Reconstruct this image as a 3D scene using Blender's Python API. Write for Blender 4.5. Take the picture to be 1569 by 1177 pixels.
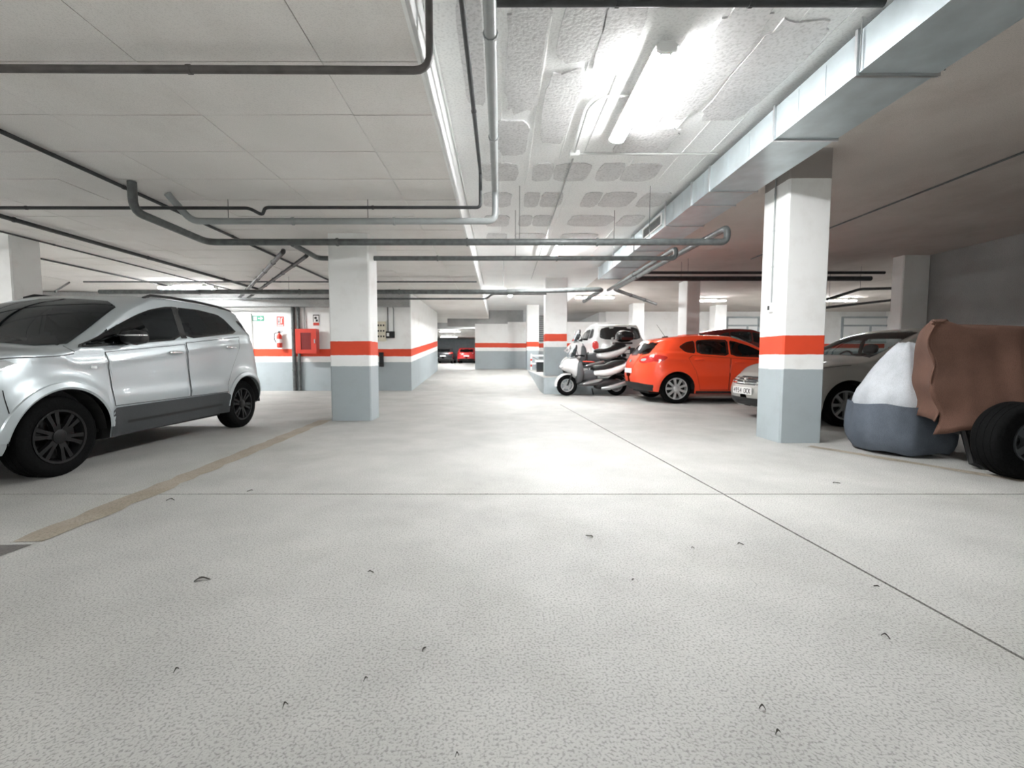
import bpy, math, random
import numpy as np
from mathutils import Vector, Matrix

# ------------------------------------------------------------------ camera, world, exposure
for o in list(bpy.data.objects):
    bpy.data.objects.remove(o)
sc = bpy.context.scene
C = sc.collection
FPX, HORIZON, VPX, CAMH = 665.0, 548.0, 765.0, 1.0      # focal length in pixels, horizon row, vanishing column
cam_d = bpy.data.cameras.new('camera')
cam = bpy.data.objects.new('camera', cam_d)
C.objects.link(cam)
cam_d.sensor_fit = 'HORIZONTAL'
cam_d.sensor_width = 36.0
cam_d.lens = 36.0 * FPX / 1569.0
cam_d.shift_x = (784.5 - VPX) / 1569.0
cam_d.clip_start = 0.05
cam.location = (0, 0, CAMH)
cam.rotation_euler = (math.radians(90) - math.atan((588.5 - HORIZON) / FPX), 0, 0)
sc.camera = cam
sc.view_settings.view_transform = 'Standard'
sc.view_settings.look = 'None'
sc.view_settings.gamma = 1.0
sc.view_settings.use_curve_mapping = False
sc.view_settings.exposure = 2.62
sc.cycles.use_denoising = True
sc.cycles.max_bounces = 10
sc.cycles.diffuse_bounces = 6
world = bpy.data.worlds.new('world')
sc.world = world
world.use_nodes = True
world.node_tree.nodes['Background'].inputs[0].default_value = (0.8, 0.9, 1.0, 1)
world.node_tree.nodes['Background'].inputs[1].default_value = 0.05

LAMP = 92.0
Z_PIT, Z_LOW, X_EDGE = 3.36, 2.92, -0.52
Z_UP = 0.45
rnd = random.Random(7)
PI = math.pi

# ------------------------------------------------------------------ materials
MATS = {}
def nmat(name):
    m = bpy.data.materials.new(name); m.use_nodes = True
    return m, m.node_tree.nodes, m.node_tree.links, m.node_tree.nodes['Principled BSDF']
def setp(b, **k):
    for n, v in k.items():
        n = n.replace('_', ' ')
        if n in b.inputs:
            b.inputs[n].default_value = v
def mat(name, col, rough=0.5, metal=0.0, noise=0.0, scale=20.0, bump=0.0, coat=0.0, emit=0.0, spec=0.5):
    if name in MATS: return MATS[name]
    m, N, Lk, b = nmat(name)
    c4 = (*col, 1)
    setp(b, Base_Color=c4, Roughness=rough, Metallic=metal, Coat_Weight=coat, Coat_Roughness=0.05, Specular_IOR_Level=spec)
    if emit:
        setp(b, Emission_Color=c4, Emission_Strength=emit)
    if noise or bump:
        tc = N.new('ShaderNodeTexCoord'); nz = N.new('ShaderNodeTexNoise')
        nz.inputs['Scale'].default_value = scale; nz.inputs['Detail'].default_value = 5
        Lk.new(tc.outputs['Object'], nz.inputs['Vector'])
        if noise:
            rp = N.new('ShaderNodeValToRGB')
            rp.color_ramp.elements[0].position = 0.3; rp.color_ramp.elements[1].position = 0.7
            rp.color_ramp.elements[0].color = (*[max(0, c * (1 - noise)) for c in col], 1)
            rp.color_ramp.elements[1].color = (*[min(1, c * (1 + noise)) for c in col], 1)
            Lk.new(nz.outputs['Fac'], rp.inputs['Fac']); Lk.new(rp.outputs['Color'], b.inputs['Base Color'])
        if bump:
            bp = N.new('ShaderNodeBump'); bp.inputs['Strength'].default_value = bump; bp.inputs['Distance'].default_value = 0.01
            Lk.new(nz.outputs['Fac'], bp.inputs['Height']); Lk.new(bp.outputs['Normal'], b.inputs['Normal'])
    MATS[name] = m
    return m
def concrete(name, dark, light, big=1.2, fine=90.0, fine_amt=0.35, rough=0.8, bump=0.25, stain=None, streak=(1, 1, 1)):
    m, N, Lk, b = nmat(name)
    tc = N.new('ShaderNodeTexCoord'); mp = N.new('ShaderNodeMapping'); mp.inputs['Scale'].default_value = streak
    geo = N.new('ShaderNodeNewGeometry')
    Lk.new(geo.outputs['Position'], mp.inputs['Vector'])
    n1 = N.new('ShaderNodeTexNoise'); n1.inputs['Scale'].default_value = big; n1.inputs['Detail'].default_value = 6; n1.inputs['Roughness'].default_value = .6
    n2 = N.new('ShaderNodeTexNoise'); n2.inputs['Scale'].default_value = fine; n2.inputs['Detail'].default_value = 3
    Lk.new(mp.outputs['Vector'], n1.inputs['Vector']); Lk.new(geo.outputs['Position'], n2.inputs['Vector'])
    rp = N.new('ShaderNodeValToRGB')
    rp.color_ramp.elements[0].position = .32; rp.color_ramp.elements[1].position = .68
    rp.color_ramp.elements[0].color = (*dark, 1); rp.color_ramp.elements[1].color = (*light, 1)
    Lk.new(n1.outputs['Fac'], rp.inputs['Fac'])
    r2 = N.new('ShaderNodeValToRGB')
    r2.color_ramp.elements[0].position = .33; r2.color_ramp.elements[1].position = .52
    g = 1 - fine_amt
    r2.color_ramp.elements[0].color = (g, g, g, 1); r2.color_ramp.elements[1].color = (1, 1, 1, 1)
    Lk.new(n2.outputs['Fac'], r2.inputs['Fac'])
    mx = N.new('ShaderNodeMix'); mx.data_type = 'RGBA'; mx.blend_type = 'MULTIPLY'; mx.inputs[0].default_value = 1
    Lk.new(rp.outputs['Color'], mx.inputs[6]); Lk.new(r2.outputs['Color'], mx.inputs[7])
    out = mx.outputs[2]
    if stain:
        n3 = N.new('ShaderNodeTexNoise'); n3.inputs['Scale'].default_value = .55; n3.inputs['Detail'].default_value = 8; n3.inputs['Roughness'].default_value = .7
        Lk.new(geo.outputs['Position'], n3.inputs['Vector'])
        r3 = N.new('ShaderNodeValToRGB'); r3.color_ramp.elements[0].position = .5; r3.color_ramp.elements[1].position = .75
        r3.color_ramp.elements[0].color = (1, 1, 1, 1); r3.color_ramp.elements[1].color = (*stain, 1)
        Lk.new(n3.outputs['Fac'], r3.inputs['Fac'])
        m2 = N.new('ShaderNodeMix'); m2.data_type = 'RGBA'; m2.blend_type = 'MULTIPLY'; m2.inputs[0].default_value = .8
        Lk.new(out, m2.inputs[6]); Lk.new(r3.outputs['Color'], m2.inputs[7]); out = m2.outputs[2]
    Lk.new(out, b.inputs['Base Color'])
    setp(b, Roughness=rough, Specular_IOR_Level=.35)
    bp = N.new('ShaderNodeBump'); bp.inputs['Strength'].default_value = bump; bp.inputs['Distance'].default_value = .004
    Lk.new(n2.outputs['Fac'], bp.inputs['Height']); Lk.new(bp.outputs['Normal'], b.inputs['Normal'])
    MATS[name] = m
    return m
def band_paint(name, bare_top=None):
    """grey plinth, white strip, red band, white above: steps on the UV's V (metres above the floor there)"""
    m, N, Lk, b = nmat(name)
    uv = N.new('ShaderNodeUVMap'); sp = N.new('ShaderNodeSeparateXYZ'); Lk.new(uv.outputs['UV'], sp.inputs['Vector'])
    geo = N.new('ShaderNodeNewGeometry')
    nz = N.new('ShaderNodeTexNoise'); nz.inputs['Scale'].default_value = 6; nz.inputs['Detail'].default_value = 6
    Lk.new(geo.outputs['Position'], nz.inputs['Vector'])
    ad = N.new('ShaderNodeMath'); ad.operation = 'MULTIPLY_ADD'; ad.inputs[1].default_value = .02
    Lk.new(nz.outputs['Fac'], ad.inputs[0]); Lk.new(sp.outputs['Y'], ad.inputs[2])
    dv = N.new('ShaderNodeMath'); dv.operation = 'DIVIDE'; dv.inputs[1].default_value = 4.0
    Lk.new(ad.outputs[0], dv.inputs[0])
    rp = N.new('ShaderNodeValToRGB'); cr = rp.color_ramp; cr.interpolation = 'CONSTANT'
    cr.elements[0].position = 0; cr.elements[0].color = (.36, .41, .43, 1)
    cr.elements[1].position = .872 / 4; cr.elements[1].color = (.87, .88, .87, 1)
    steps = [(1.035 / 4, (.72, .065, .02, 1)), (1.262 / 4, (.87, .88, .87, 1))]
    if bare_top: steps.append((bare_top / 4, (.36, .33, .31, 1)))
    for p, c in steps:
        e = cr.elements.new(p); e.color = c
    Lk.new(dv.outputs[0], rp.inputs['Fac'])
    n2 = N.new('ShaderNodeTexNoise'); n2.inputs['Scale'].default_value = 2.2; n2.inputs['Detail'].default_value = 9; n2.inputs['Roughness'].default_value = .65
    Lk.new(geo.outputs['Position'], n2.inputs['Vector'])
    r2 = N.new('ShaderNodeValToRGB'); r2.color_ramp.elements[0].position = .28; r2.color_ramp.elements[1].position = .5
    r2.color_ramp.elements[0].color = (.91, .90, .89, 1); r2.color_ramp.elements[1].color = (1, 1, 1, 1)
    Lk.new(n2.outputs['Fac'], r2.inputs['Fac'])
    mx = N.new('ShaderNodeMix'); mx.data_type = 'RGBA'; mx.blend_type = 'MULTIPLY'; mx.inputs[0].default_value = 1
    Lk.new(rp.outputs['Color'], mx.inputs[6]); Lk.new(r2.outputs['Color'], mx.inputs[7]); Lk.new(mx.outputs[2], b.inputs['Base Color'])
    setp(b, Roughness=.55)
    bp = N.new('ShaderNodeBump'); bp.inputs['Strength'].default_value = .12; bp.inputs['Distance'].default_value = .01
    Lk.new(nz.outputs['Fac'], bp.inputs['Height']); Lk.new(bp.outputs['Normal'], b.inputs['Normal'])
    MATS[name] = m
    return m
def glass(name, tint, gloss=.10):
    m = bpy.data.materials.new(name); m.use_nodes = True
    N, Lk = m.node_tree.nodes, m.node_tree.links
    N.remove(N['Principled BSDF'])
    tr = N.new('ShaderNodeBsdfTransparent'); tr.inputs[0].default_value = (*tint, 1)
    gl = N.new('ShaderNodeBsdfGlossy'); gl.inputs['Roughness'].default_value = .02; gl.inputs[0].default_value = (.9, .95, 1, 1)
    lw = N.new('ShaderNodeFresnel'); lw.inputs[0].default_value = 1.38
    ad = N.new('ShaderNodeMath'); ad.operation = 'ADD'; ad.use_clamp = True; ad.inputs[1].default_value = gloss * .12
    Lk.new(lw.outputs[0], ad.inputs[0])
    mx = N.new('ShaderNodeMixShader'); Lk.new(ad.outputs[0], mx.inputs[0]); Lk.new(tr.outputs[0], mx.inputs[1]); Lk.new(gl.outputs[0], mx.inputs[2])
    Lk.new(mx.outputs[0], N['Material Output'].inputs['Surface'])
    MATS[name] = m
    return m

M_floor = concrete('floor_concrete', (.36, .36, .344), (.45, .45, .43), big=1.6, fine=120, fine_amt=.42, rough=.62, bump=.35, stain=(.80, .79, .76))
M_gap = mat('joint_dark', (.06, .06, .06), .9)
M_ceil_low = concrete('slab_soffit', (.76, .74, .715), (.83, .81, .785), big=.9, fine=140, fine_amt=.12, rough=.85, bump=.15, stain=(.86, .84, .82))
M_ceil_pit = concrete('white_soffit', (.82, .83, .83), (.89, .90, .89), big=1.6, fine=50, fine_amt=.14, rough=.8, bump=.4)
M_ceil_right = concrete('bare_soffit', (.54, .50, .465), (.66, .615, .575), big=.5, fine=100, fine_amt=.15, rough=.85, bump=.2, stain=(.75, .72, .7))
M_plaster = concrete('grey_plaster', (.60, .60, .60), (.72, .72, .72), big=2.5, fine=38, fine_amt=.22, rough=.9, bump=1.0)
M_edge = mat('white_paint_edge', (.84, .85, .84), .6, noise=.04, scale=8)
M_beam = concrete('grey_beam', (.36, .37, .37), (.46, .47, .47), big=2, fine=60, fine_amt=.2)
M_band = band_paint('banded_paint')
M_band_bare = band_paint('banded_paint_bare_top', 3.03)
M_white = mat('white_wall', (.84, .85, .84), .7, noise=.04, scale=3)
M_pipe = mat('dark_pipe', (.105, .115, .115), .38, noise=.3, scale=12)
M_pipe_black = mat('black_pipe', (.03, .032, .034), .5, noise=.3, scale=12)
M_pipe_grey = mat('grey_pvc_pipe', (.30, .32, .32), .3, noise=.1, scale=6)
M_conduit = mat('light_conduit', (.62, .63, .62), .4)
M_galv = mat('galvanised_steel', (.52, .585, .61), .38, metal=.45, noise=.10, scale=5, bump=.04)
M_steel = mat('steel', (.62, .63, .64), .3, metal=.9)
M_black = mat('black_plastic', (.010, .0105, .011), .5)
M_rubber = mat('tyre_rubber', (.005, .0052, .0054), .85, noise=.25, scale=60, bump=.3, spec=.08)
M_gloss_black = mat('gloss_black', (.012, .013, .014), .15, coat=.5)
M_lamp = mat('lamp_diffuser', (1, 1, 1), .3, emit=LAMP)
M_lamp_side = mat('lamp_diffuser_side', (1, 1, 1), .3, emit=LAMP * .22)
M_lampbody = mat('lamp_housing', (.82, .83, .82), .4)
M_frost = mat('frosted_pane', (.86, .88, .88), .25)
M_red = mat('fire_red', (.62, .045, .025), .35, coat=.3)
M_glass = glass('clear_car_glass', (.62, .68, .68))
M_tint = glass('tinted_car_glass', (.03, .037, .04), .10)
M_mid = glass('grey_car_glass', (.30, .34, .34), .12)
M_plate = mat('plate_white', (.8, .8, .78), .4)
M_text = mat('plate_black', (.02, .02, .02), .5)
M_seat = mat('seat_cloth', (.06, .06, .065), .9, noise=.2, scale=60)
M_under = mat('underbody', (.014, .014, .014), .9)

# ------------------------------------------------------------------ mesh helpers
class MB:
    def __init__(s): s.v, s.f, s.uv = [], [], {}
    def add(s, vs, fs):
        o = len(s.v); s.v += [tuple(map(float, p)) for p in vs]; s.f += [tuple(i + o for i in q) for q in fs]; return s
    def box(s, c, d, rz=0.0):
        x, y, z = c; a, b, h = d[0] / 2, d[1] / 2, d[2] / 2
        ca, sa = math.cos(rz), math.sin(rz)
        vs = [(x + ca * i * a - sa * j * b, y + sa * i * a + ca * j * b, z + k * h) for k in (-1, 1) for j in (-1, 1) for i in (-1, 1)]
        return s.add(vs, [(0, 2, 3, 1), (4, 5, 7, 6), (0, 1, 5, 4), (2, 6, 7, 3), (0, 4, 6, 2), (1, 3, 7, 5)])
    def span(s, a, b):
        return s.box([(a[i] + b[i]) / 2 for i in range(3)], [abs(b[i] - a[i]) for i in range(3)])
    def rings(s, rings, cap0=True, cap1=True, closed=True):
        n = len(rings[0]); o = len(s.v)
        for r in rings: s.v += [tuple(map(float, p)) for p in r]
        m = n if closed else n - 1
        for i in range(len(rings) - 1):
            for j in range(m):
                k = (j + 1) % n
                s.f.append((o + i * n + j, o + i * n + k, o + (i + 1) * n + k, o + (i + 1) * n + j))
        if cap0: s.f.append(tuple(o + j for j in range(n))[::-1])
        if cap1: s.f.append(tuple(o + (len(rings) - 1) * n + j for j in range(n)))
        return s
    def tube(s, pts, r, n=10, cap=True):
        P = [Vector(p) for p in pts]
        rr = r if isinstance(r, (list, tuple)) else [r] * len(P)
        up = None; rings = []
        for i, p in enumerate(P):
            t = (P[min(i + 1, len(P) - 1)] - P[max(i - 1, 0)]).normalized()
            if up is None:
                up = Vector((0, 0, 1)) if abs(t.z) < .9 else Vector((1, 0, 0))
            a = t.cross(up)
            if a.length < 1e-6: a = t.cross(Vector((0, 1, 0)))
            a.normalize(); b = a.cross(t).normalized(); up = b
            rings.append([p + (a * math.cos(2 * PI * k / n) + b * math.sin(2 * PI * k / n)) * rr[i] for k in range(n)])
        return s.rings(rings, cap, cap)
    def lathe(s, prof, c=(0, 0, 0), axis='z', n=32, closed_prof=False):
        rings = []
        for r, h in prof:
            ring = []
            for k in range(n):
                a = 2 * PI * k / n; u, w = r * math.cos(a), r * math.sin(a)
                p = {'z': (u, w, h), 'y': (u, h, w), 'x': (h, u, w)}[axis]
                ring.append((c[0] + p[0], c[1] + p[1], c[2] + p[2]))
            rings.append(ring)
        if closed_prof: rings.append(rings[0])
        return s.rings(rings, not closed_prof, not closed_prof)
    def prism(s, poly, h0, h1, axis='y'):
        def P(u, w, h): return {'y': (u, h, w), 'x': (h, u, w), 'z': (u, w, h)}[axis]
        return s.rings([[P(u, w, h0) for u, w in poly], [P(u, w, h1) for u, w in poly]])
    def obj(s, name, m, parent=None, smooth=False, loc=None, rz=None, angle=40):
        me = bpy.data.meshes.new(name); me.from_pydata(s.v, [], s.f)
        me.materials.append(m)
        if smooth:
            me.polygons.foreach_set('use_smooth', [True] * len(me.polygons))
            if angle: me.set_sharp_from_angle(angle=math.radians(angle))
        me.update()
        o = bpy.data.objects.new(name, me); C.objects.link(o)
        if parent: o.parent = parent
        if loc: o.location = loc
        if rz is not None: o.rotation_euler = (0, 0, rz)
        return o
def fix(o):
    """consistent outward normals"""
    import bmesh
    bm = bmesh.new(); bm.from_mesh(o.data); bmesh.ops.recalc_face_normals(bm, faces=bm.faces); bm.to_mesh(o.data); bm.free()
    return o
def thing(name, label, cat, loc=(0, 0, 0), rz=0.0, group=None):
    o = bpy.data.objects.new(name, None); C.objects.link(o); o.empty_display_size = .1
    o.location = loc; o.rotation_euler = (0, 0, rz); o['label'] = label; o['category'] = cat
    if group: o['group'] = group
    return o
def tag(o, label, cat, group=None):
    o['label'] = label; o['category'] = cat
    if group: o['group'] = group
    return o
def struct(o): o['kind'] = 'structure'; return o
def dup(o, parent=None, loc=None):
    c = o.copy(); C.objects.link(c)
    if parent: c.parent = parent
    if loc: c.location = loc
    return c
def roundpath(pts, r=.08, n=5):
    P = [Vector(p) for p in pts]; out = [P[0]]
    for i in range(1, len(P) - 1):
        a, b = P[i - 1] - P[i], P[i + 1] - P[i]
        q = min(r, a.length * .45, b.length * .45)
        s, e = P[i] + a.normalized() * q, P[i] + b.normalized() * q
        for k in range(n + 1):
            t = k / n; out.append(s * (1 - t) ** 2 + P[i] * 2 * t * (1 - t) + e * t * t)
    out.append(P[-1]); return out
def pchip(xs, ys):
    x = np.array(xs, float); y = np.array(ys, float); h = np.diff(x); d = np.diff(y) / h; m = np.zeros(len(x))
    for i in range(1, len(x) - 1):
        if d[i - 1] * d[i] > 0:
            w1, w2 = 2 * h[i] + h[i - 1], h[i] + 2 * h[i - 1]; m[i] = (w1 + w2) / (w1 / d[i - 1] + w2 / d[i])
    m[0], m[-1] = d[0], d[-1]
    def f(q):
        q = np.clip(q, x[0], x[-1]); i = np.clip(np.searchsorted(x, q) - 1, 0, len(h) - 1)
        t = (q - x[i]) / h[i]
        return ((1 + 2 * t) * (1 - t) ** 2 * y[i] + t * (1 - t) ** 2 * h[i] * m[i] + t * t * (3 - 2 * t) * y[i + 1] + t * t * (t - 1) * h[i] * m[i + 1])
    return f
def chaikin(poly, it=2, k=.25):
    for _ in range(it):
        q = []
        for i in range(len(poly)):
            a, b = poly[i], poly[(i + 1) % len(poly)]
            q.append((a[0] + (b[0] - a[0]) * k, a[1] + (b[1] - a[1]) * k)); q.append((a[0] + (b[0] - a[0]) * (1 - k), a[1] + (b[1] - a[1]) * (1 - k)))
        poly = q
    return poly
def vrange(poly, u):
    vs = []
    for i in range(len(poly)):
        a, b = poly[i], poly[(i + 1) % len(poly)]
        if (a[0] - u) * (b[0] - u) <= 0 and abs(a[0] - b[0]) > 1e-9:
            t = (u - a[0]) / (b[0] - a[0]); vs.append(a[1] + t * (b[1] - a[1]))
    return (min(vs), max(vs)) if vs else None
def slices(poly, nu):
    u0, u1 = min(p[0] for p in poly), max(p[0] for p in poly); e = (u1 - u0) * 1e-4
    us = sorted(set([u0 + e] + [u0 + (u1 - u0) * i / nu for i in range(1, nu)] + [u1 - e] + [p[0] for p in poly if u0 + e < p[0] < u1 - e]))
    return [(u, *vrange(poly, u)) for u in us if vrange(poly, u)]
def patch(mb, poly, fn, nu=14, nv=5):
    """fill an outline (u,v) with a grid laid on the surface fn(u,v)"""
    S = slices(poly, nu); vs = []
    for u, lo, hi in S:
        for j in range(nv + 1): vs.append(fn(u, lo + (hi - lo) * j / nv))
    fs = [(i * (nv + 1) + j, (i + 1) * (nv + 1) + j, (i + 1) * (nv + 1) + j + 1, i * (nv + 1) + j + 1) for i in range(len(S) - 1) for j in range(nv)]
    return mb.add(vs, fs)
def pillow(mb, poly, hw, y0=0.0, nu=14, nv=8, e=2.4):
    """rounded closed body with side outline poly (x,z) and half thickness hw"""
    S = slices(poly, nu); n = len(S); u0, u1 = S[0][0], S[-1][0]
    for sgn in (1, -1):
        vs = []
        for u, lo, hi in S:
            a = 2 * (u - u0) / (u1 - u0) - 1
            wu = max(0, 1 - abs(a) ** (e * 1.6)) ** (1 / e)
            for j in range(nv + 1):
                b = 2 * j / nv - 1
                vs.append((u, y0 + sgn * hw * wu * max(0, 1 - abs(b) ** e) ** (1 / e), lo + (hi - lo) * j / nv))
        mb.add(vs, [(i * (nv + 1) + j, (i + 1) * (nv + 1) + j, (i + 1) * (nv + 1) + j + 1, i * (nv + 1) + j + 1)[::sgn] for i in range(n - 1) for j in range(nv)])
    return mb
def text_obj(s, size, m, parent, loc, adv, front=True):
    """raised lettering on a plate across y, one object for each character"""
    n = len(s); sg = -1 if front else 1
    for i, ch in enumerate(s):
        if ch == ' ': continue
        cu = bpy.data.curves.new('t', 'FONT'); cu.body = ch; cu.size = size; cu.align_x = 'CENTER'; cu.align_y = 'CENTER'; cu.extrude = .0015
        t = bpy.data.objects.new('t', cu); C.objects.link(t)
        me = bpy.data.meshes.new_from_object(t.evaluated_get(bpy.context.evaluated_depsgraph_get()))
        bpy.data.objects.remove(t); me.materials.clear(); me.materials.append(m)
        o = bpy.data.objects.new('letter', me); C.objects.link(o); o.parent = parent
        o.location = (loc[0], sg * (i - (n - 1) / 2) * adv, loc[2]); o.rotation_euler = (PI / 2, 0, sg * PI / 2); o.scale = (.80, 1, 1)


# photo pixel -> point on a horizontal plane / a plane across the lane
_TH = math.atan((588.5 - HORIZON) / FPX)
def ray(x, y):
    c = -(y - 588.5) / FPX
    return Vector(((x - VPX) / FPX, math.cos(_TH) + c * math.sin(_TH), c * math.cos(_TH) - math.sin(_TH)))
def pz(x, y, z):
    d = ray(x, y); t = (z - CAMH) / d.z; return Vector((d.x * t, d.y * t, z))
def py(x, y, Y):
    d = ray(x, y); t = Y / d.y; return Vector((d.x * t, Y, CAMH + d.z * t))

# ------------------------------------------------------------------ floor
def slab(mb, poly, z0, z1): return mb.rings([[(x, y, z0) for x, y in poly], [(x, y, z1) for x, y in poly]])
YJ = 3.13
def xj(y): return 1.743 - .0563 * (y - 1.384)
fl = struct(MB().span((-14, -8, -.25), (20, 13.03, -.03)).obj('floor', M_gap))
g = .007
XL, XR, YB, YF = -14, 20, -8, 13.03
for poly in ([(XL, YB), (xj(YB) - g, YB), (xj(YJ) - g, YJ - g), (XL, YJ - g)],
             [(xj(YB) + g, YB), (XR, YB), (XR, YJ - g), (xj(YJ) + g, YJ - g)],
             [(XL, YJ + g), (xj(YJ) - g, YJ + g), (xj(9.2) - g, 9.2), (XL, 9.2)],
             [(xj(YJ) + g, YJ + g), (XR, YJ + g), (XR, 9.2), (xj(9.2) + g, 9.2)],
             [(XL, 9.2 + g), (XR, 9.2 + g), (XR, YF), (XL, YF)]):
    slab(MB(), poly, -.03, 0).obj('slab', M_floor, fl)
XP = 1.22          # left face of the raised level beside the ramp
YP = 11.85
def zf(y): return 0.0 if y < 13.03 else min(Z_UP, Z_UP * (y - 13.03) / 5.6)
struct(MB().rings([[(-2.64, 13.03, -.1), (-2.64, 18.63, -.1), (-2.64, 18.63, Z_UP), (-2.64, 13.03, 0)], [(XP, 13.03, -.1), (XP, 18.63, -.1), (XP, 18.63, Z_UP), (XP, 13.03, 0)]]).obj('floor_ramp', M_floor))
struct(MB().span((-14, 18.63, 0), (XP, 47, Z_UP)).obj('floor_upper', M_floor))
M_plinth = mat('grey_floor_paint', (.40, .45, .47), .6, noise=.12, scale=4)
struct(MB().span((XP, YP, 0), (20, 24, Z_UP)).obj('floor_raised', M_plinth))
MB().span((XP + .02, YP + .02, Z_UP), (20, 24, Z_UP + .004)).obj('topping', M_floor, bpy.data.objects['floor_raised'])

# ------------------------------------------------------------------ ceilings
cl = struct(MB().span((-14, -8, Z_LOW + .025), (X_EDGE, 47, Z_PIT + .25)).obj('ceiling', M_ceil_low))
xe = [X_EDGE, -1.155] + [-1.155 - 1.2 * k for k in range(1, 10)]
for k in range(1, len(xe)):
    w = xe[k - 1] - xe[k]
    proto = MB().span((-w / 2 + .003, -.304, 0), (w / 2 - .003, .304, .025)).obj('panel', M_ceil_low, cl)
    for r in range(-1, 16):
        o = proto if r == -1 else dup(proto, cl)
        o.location = ((xe[k - 1] + xe[k]) / 2, 2.94 + .62 * r + .31, Z_LOW + rnd.uniform(-.003, .003))
        o.rotation_euler = (rnd.uniform(-.004, .004), rnd.uniform(-.003, .003), 0)
MB().span((X_EDGE - .01, -8, Z_LOW - .004), (X_EDGE + .012, 20, Z_PIT)).obj('edge_strip', M_edge, cl)
cp = struct(MB().span((X_EDGE + .012, -8, Z_PIT), (2.9, 47, Z_PIT + .25)).obj('ceiling_pit', M_ceil_pit))
struct(MB().span((2.9, -8, Z_PIT), (20, 47, Z_PIT + .25)).obj('ceiling_right', M_ceil_right))
for x, y0, y1 in ((.02, 2.2, 9), (.36, 2.2, 9), (.71, 2.2, 5.3), (.985, 2.2, 11), (1.60, 2.2, 5.5), (1.84, 2.2, 5), (2.11, 2.2, 11), (2.42, 2.2, 6)):
    mb = MB(); n = 14
    pts = [(x + rnd.uniform(-.008, .008), y0 + (y1 - y0) * i / n, Z_PIT) for i in range(n + 1)]
    mb.tube(pts, [rnd.uniform(.004, .010) for _ in pts], 6).obj('joint_ridge', M_ceil_pit, cp)
def plaster(x0, x1, y0, y1, rough=.05, t=.010, m=None):
    n = 26; cx, cy, a, b = (x0 + x1) / 2, (y0 + y1) / 2, (x1 - x0) / 2, (y1 - y0) / 2
    poly = []
    for k in range(n):
        th = 2 * PI * k / n; c, s = math.cos(th), math.sin(th); e = .45
        q = 1 + rnd.uniform(-rough, rough)
        poly.append((cx + a * q * math.copysign(abs(c) ** e, c), cy + b * q * math.copysign(abs(s) ** e, s)))
    slab(MB(), poly, Z_PIT - t, Z_PIT + .01).obj('plaster_patch', m or M_plaster, cp)
for y0, y1, cols in ((5.42, 5.95, ((-.22, .24), (.42, .68), (.70, 1.15), (1.25, 1.56), (1.58, 2.02))), (6.35, 6.95, ((-.24, .18), (.37, .60), (.62, .94), (1.24, 1.5), (1.52, 2.0), (2.1, 2.5))),
                     (7.35, 7.95, ((-.25, .17), (.33, .56), (.58, .9), (1.2, 1.95), (2.05, 2.45))), (8.4, 8.95, ((-.25, .15), (.3, .9), (1.2, 1.9)))):
    for a, b in cols: plaster(a, b, y0, y1)
for a in ((.05, .36, 2.95, 4.3, .13), (.44, .74, 2.95, 3.6, .1), (.74, 1.02, 2.95, 3.75, .1), (.42, .72, 3.72, 4.9, .12), (1.55, 1.9, 3.0, 4.4, .1), (1.94, 2.4, 3.15, 4.45, .08), (.0, .4, 2.5, 2.82, .12),
          (.5, .95, 2.45, 2.72, .15), (.98, 1.3, 2.42, 2.75, .15), (1.62, 2.0, 2.5, 2.8, .14), (2.05, 2.4, 2.5, 2.9, .14), (-.30, -.12, 2.9, 4.2, .06), (-.02, .30, 4.45, 5.2, .1), (1.3, 1.9, 4.6, 5.2, .06)):
    plaster(a[0], a[1], a[2], a[3], a[4], .014)

# ------------------------------------------------------------------ walls and columns with the painted bands
def painted(name, quads, m, zfun=None, z0=0.0):
    """quads of 4 points; UV.y = height above the floor in metres"""
    vs, fs, uv = [], [], []
    for q in quads:
        o = len(vs); vs += q; fs.append(tuple(range(o, o + len(q))))
        for p in q: uv.append((p[0] + p[1], p[2] - (zfun(p[1]) if zfun else z0)))
    me = bpy.data.meshes.new(name); me.from_pydata(vs, [], fs); me.materials.append(m)
    ul = me.uv_layers.new(name='UVMap')
    for i, l in enumerate(me.loops): ul.data[i].uv = uv[l.vertex_index]
    o = bpy.data.objects.new(name, me); C.objects.link(o)
    return o
def boxquads(x0, x1, y0, y1, z0, z1):
    return [[(x0, y0, z0), (x1, y0, z0), (x1, y0, z1), (x0, y0, z1)], [(x1, y0, z0), (x1, y1, z0), (x1, y1, z1), (x1, y0, z1)],
            [(x1, y1, z0), (x0, y1, z0), (x0, y1, z1), (x1, y1, z1)], [(x0, y1, z0), (x0, y0, z0), (x0, y0, z1), (x0, y1, z1)],
            [(x0, y0, z1), (x1, y0, z1), (x1, y1, z1), (x0, y1, z1)], [(x0, y1, z0), (x1, y1, z0), (x1, y0, z0), (x0, y0, z0)]]
def column(label, x0, x1, y0, y1, z0, z1, m=None, chamfer=.018):
    cx, cy = (x0 + x1) / 2, (y0 + y1) / 2
    a, b, c = (x1 - x0) / 2, (y1 - y0) / 2, chamfer
    ring = [(-a + c, -b), (a - c, -b), (a, -b + c), (a, b - c), (a - c, b), (-a + c, b), (-a, b - c), (-a, -b + c)]
    q = []
    for i in range(8):
        p, n = ring[i], ring[(i + 1) % 8]
        q.append([(p[0], p[1], 0), (n[0], n[1], 0), (n[0], n[1], z1 - z0), (p[0], p[1], z1 - z0)])
    q.append([(p[0], p[1], z1 - z0) for p in ring]); q.append([(p[0], p[1], 0) for p in ring[::-1]])
    o = painted('column', q, m or M_band); o.location = (cx, cy, z0)
    return tag(o, label, 'column')
G = .002
col_r = column('white column with red band and bare concrete top beside the steel duct', 3.281, 3.77, 5.034, 5.51, 0, Z_PIT - G, M_band_bare)
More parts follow.
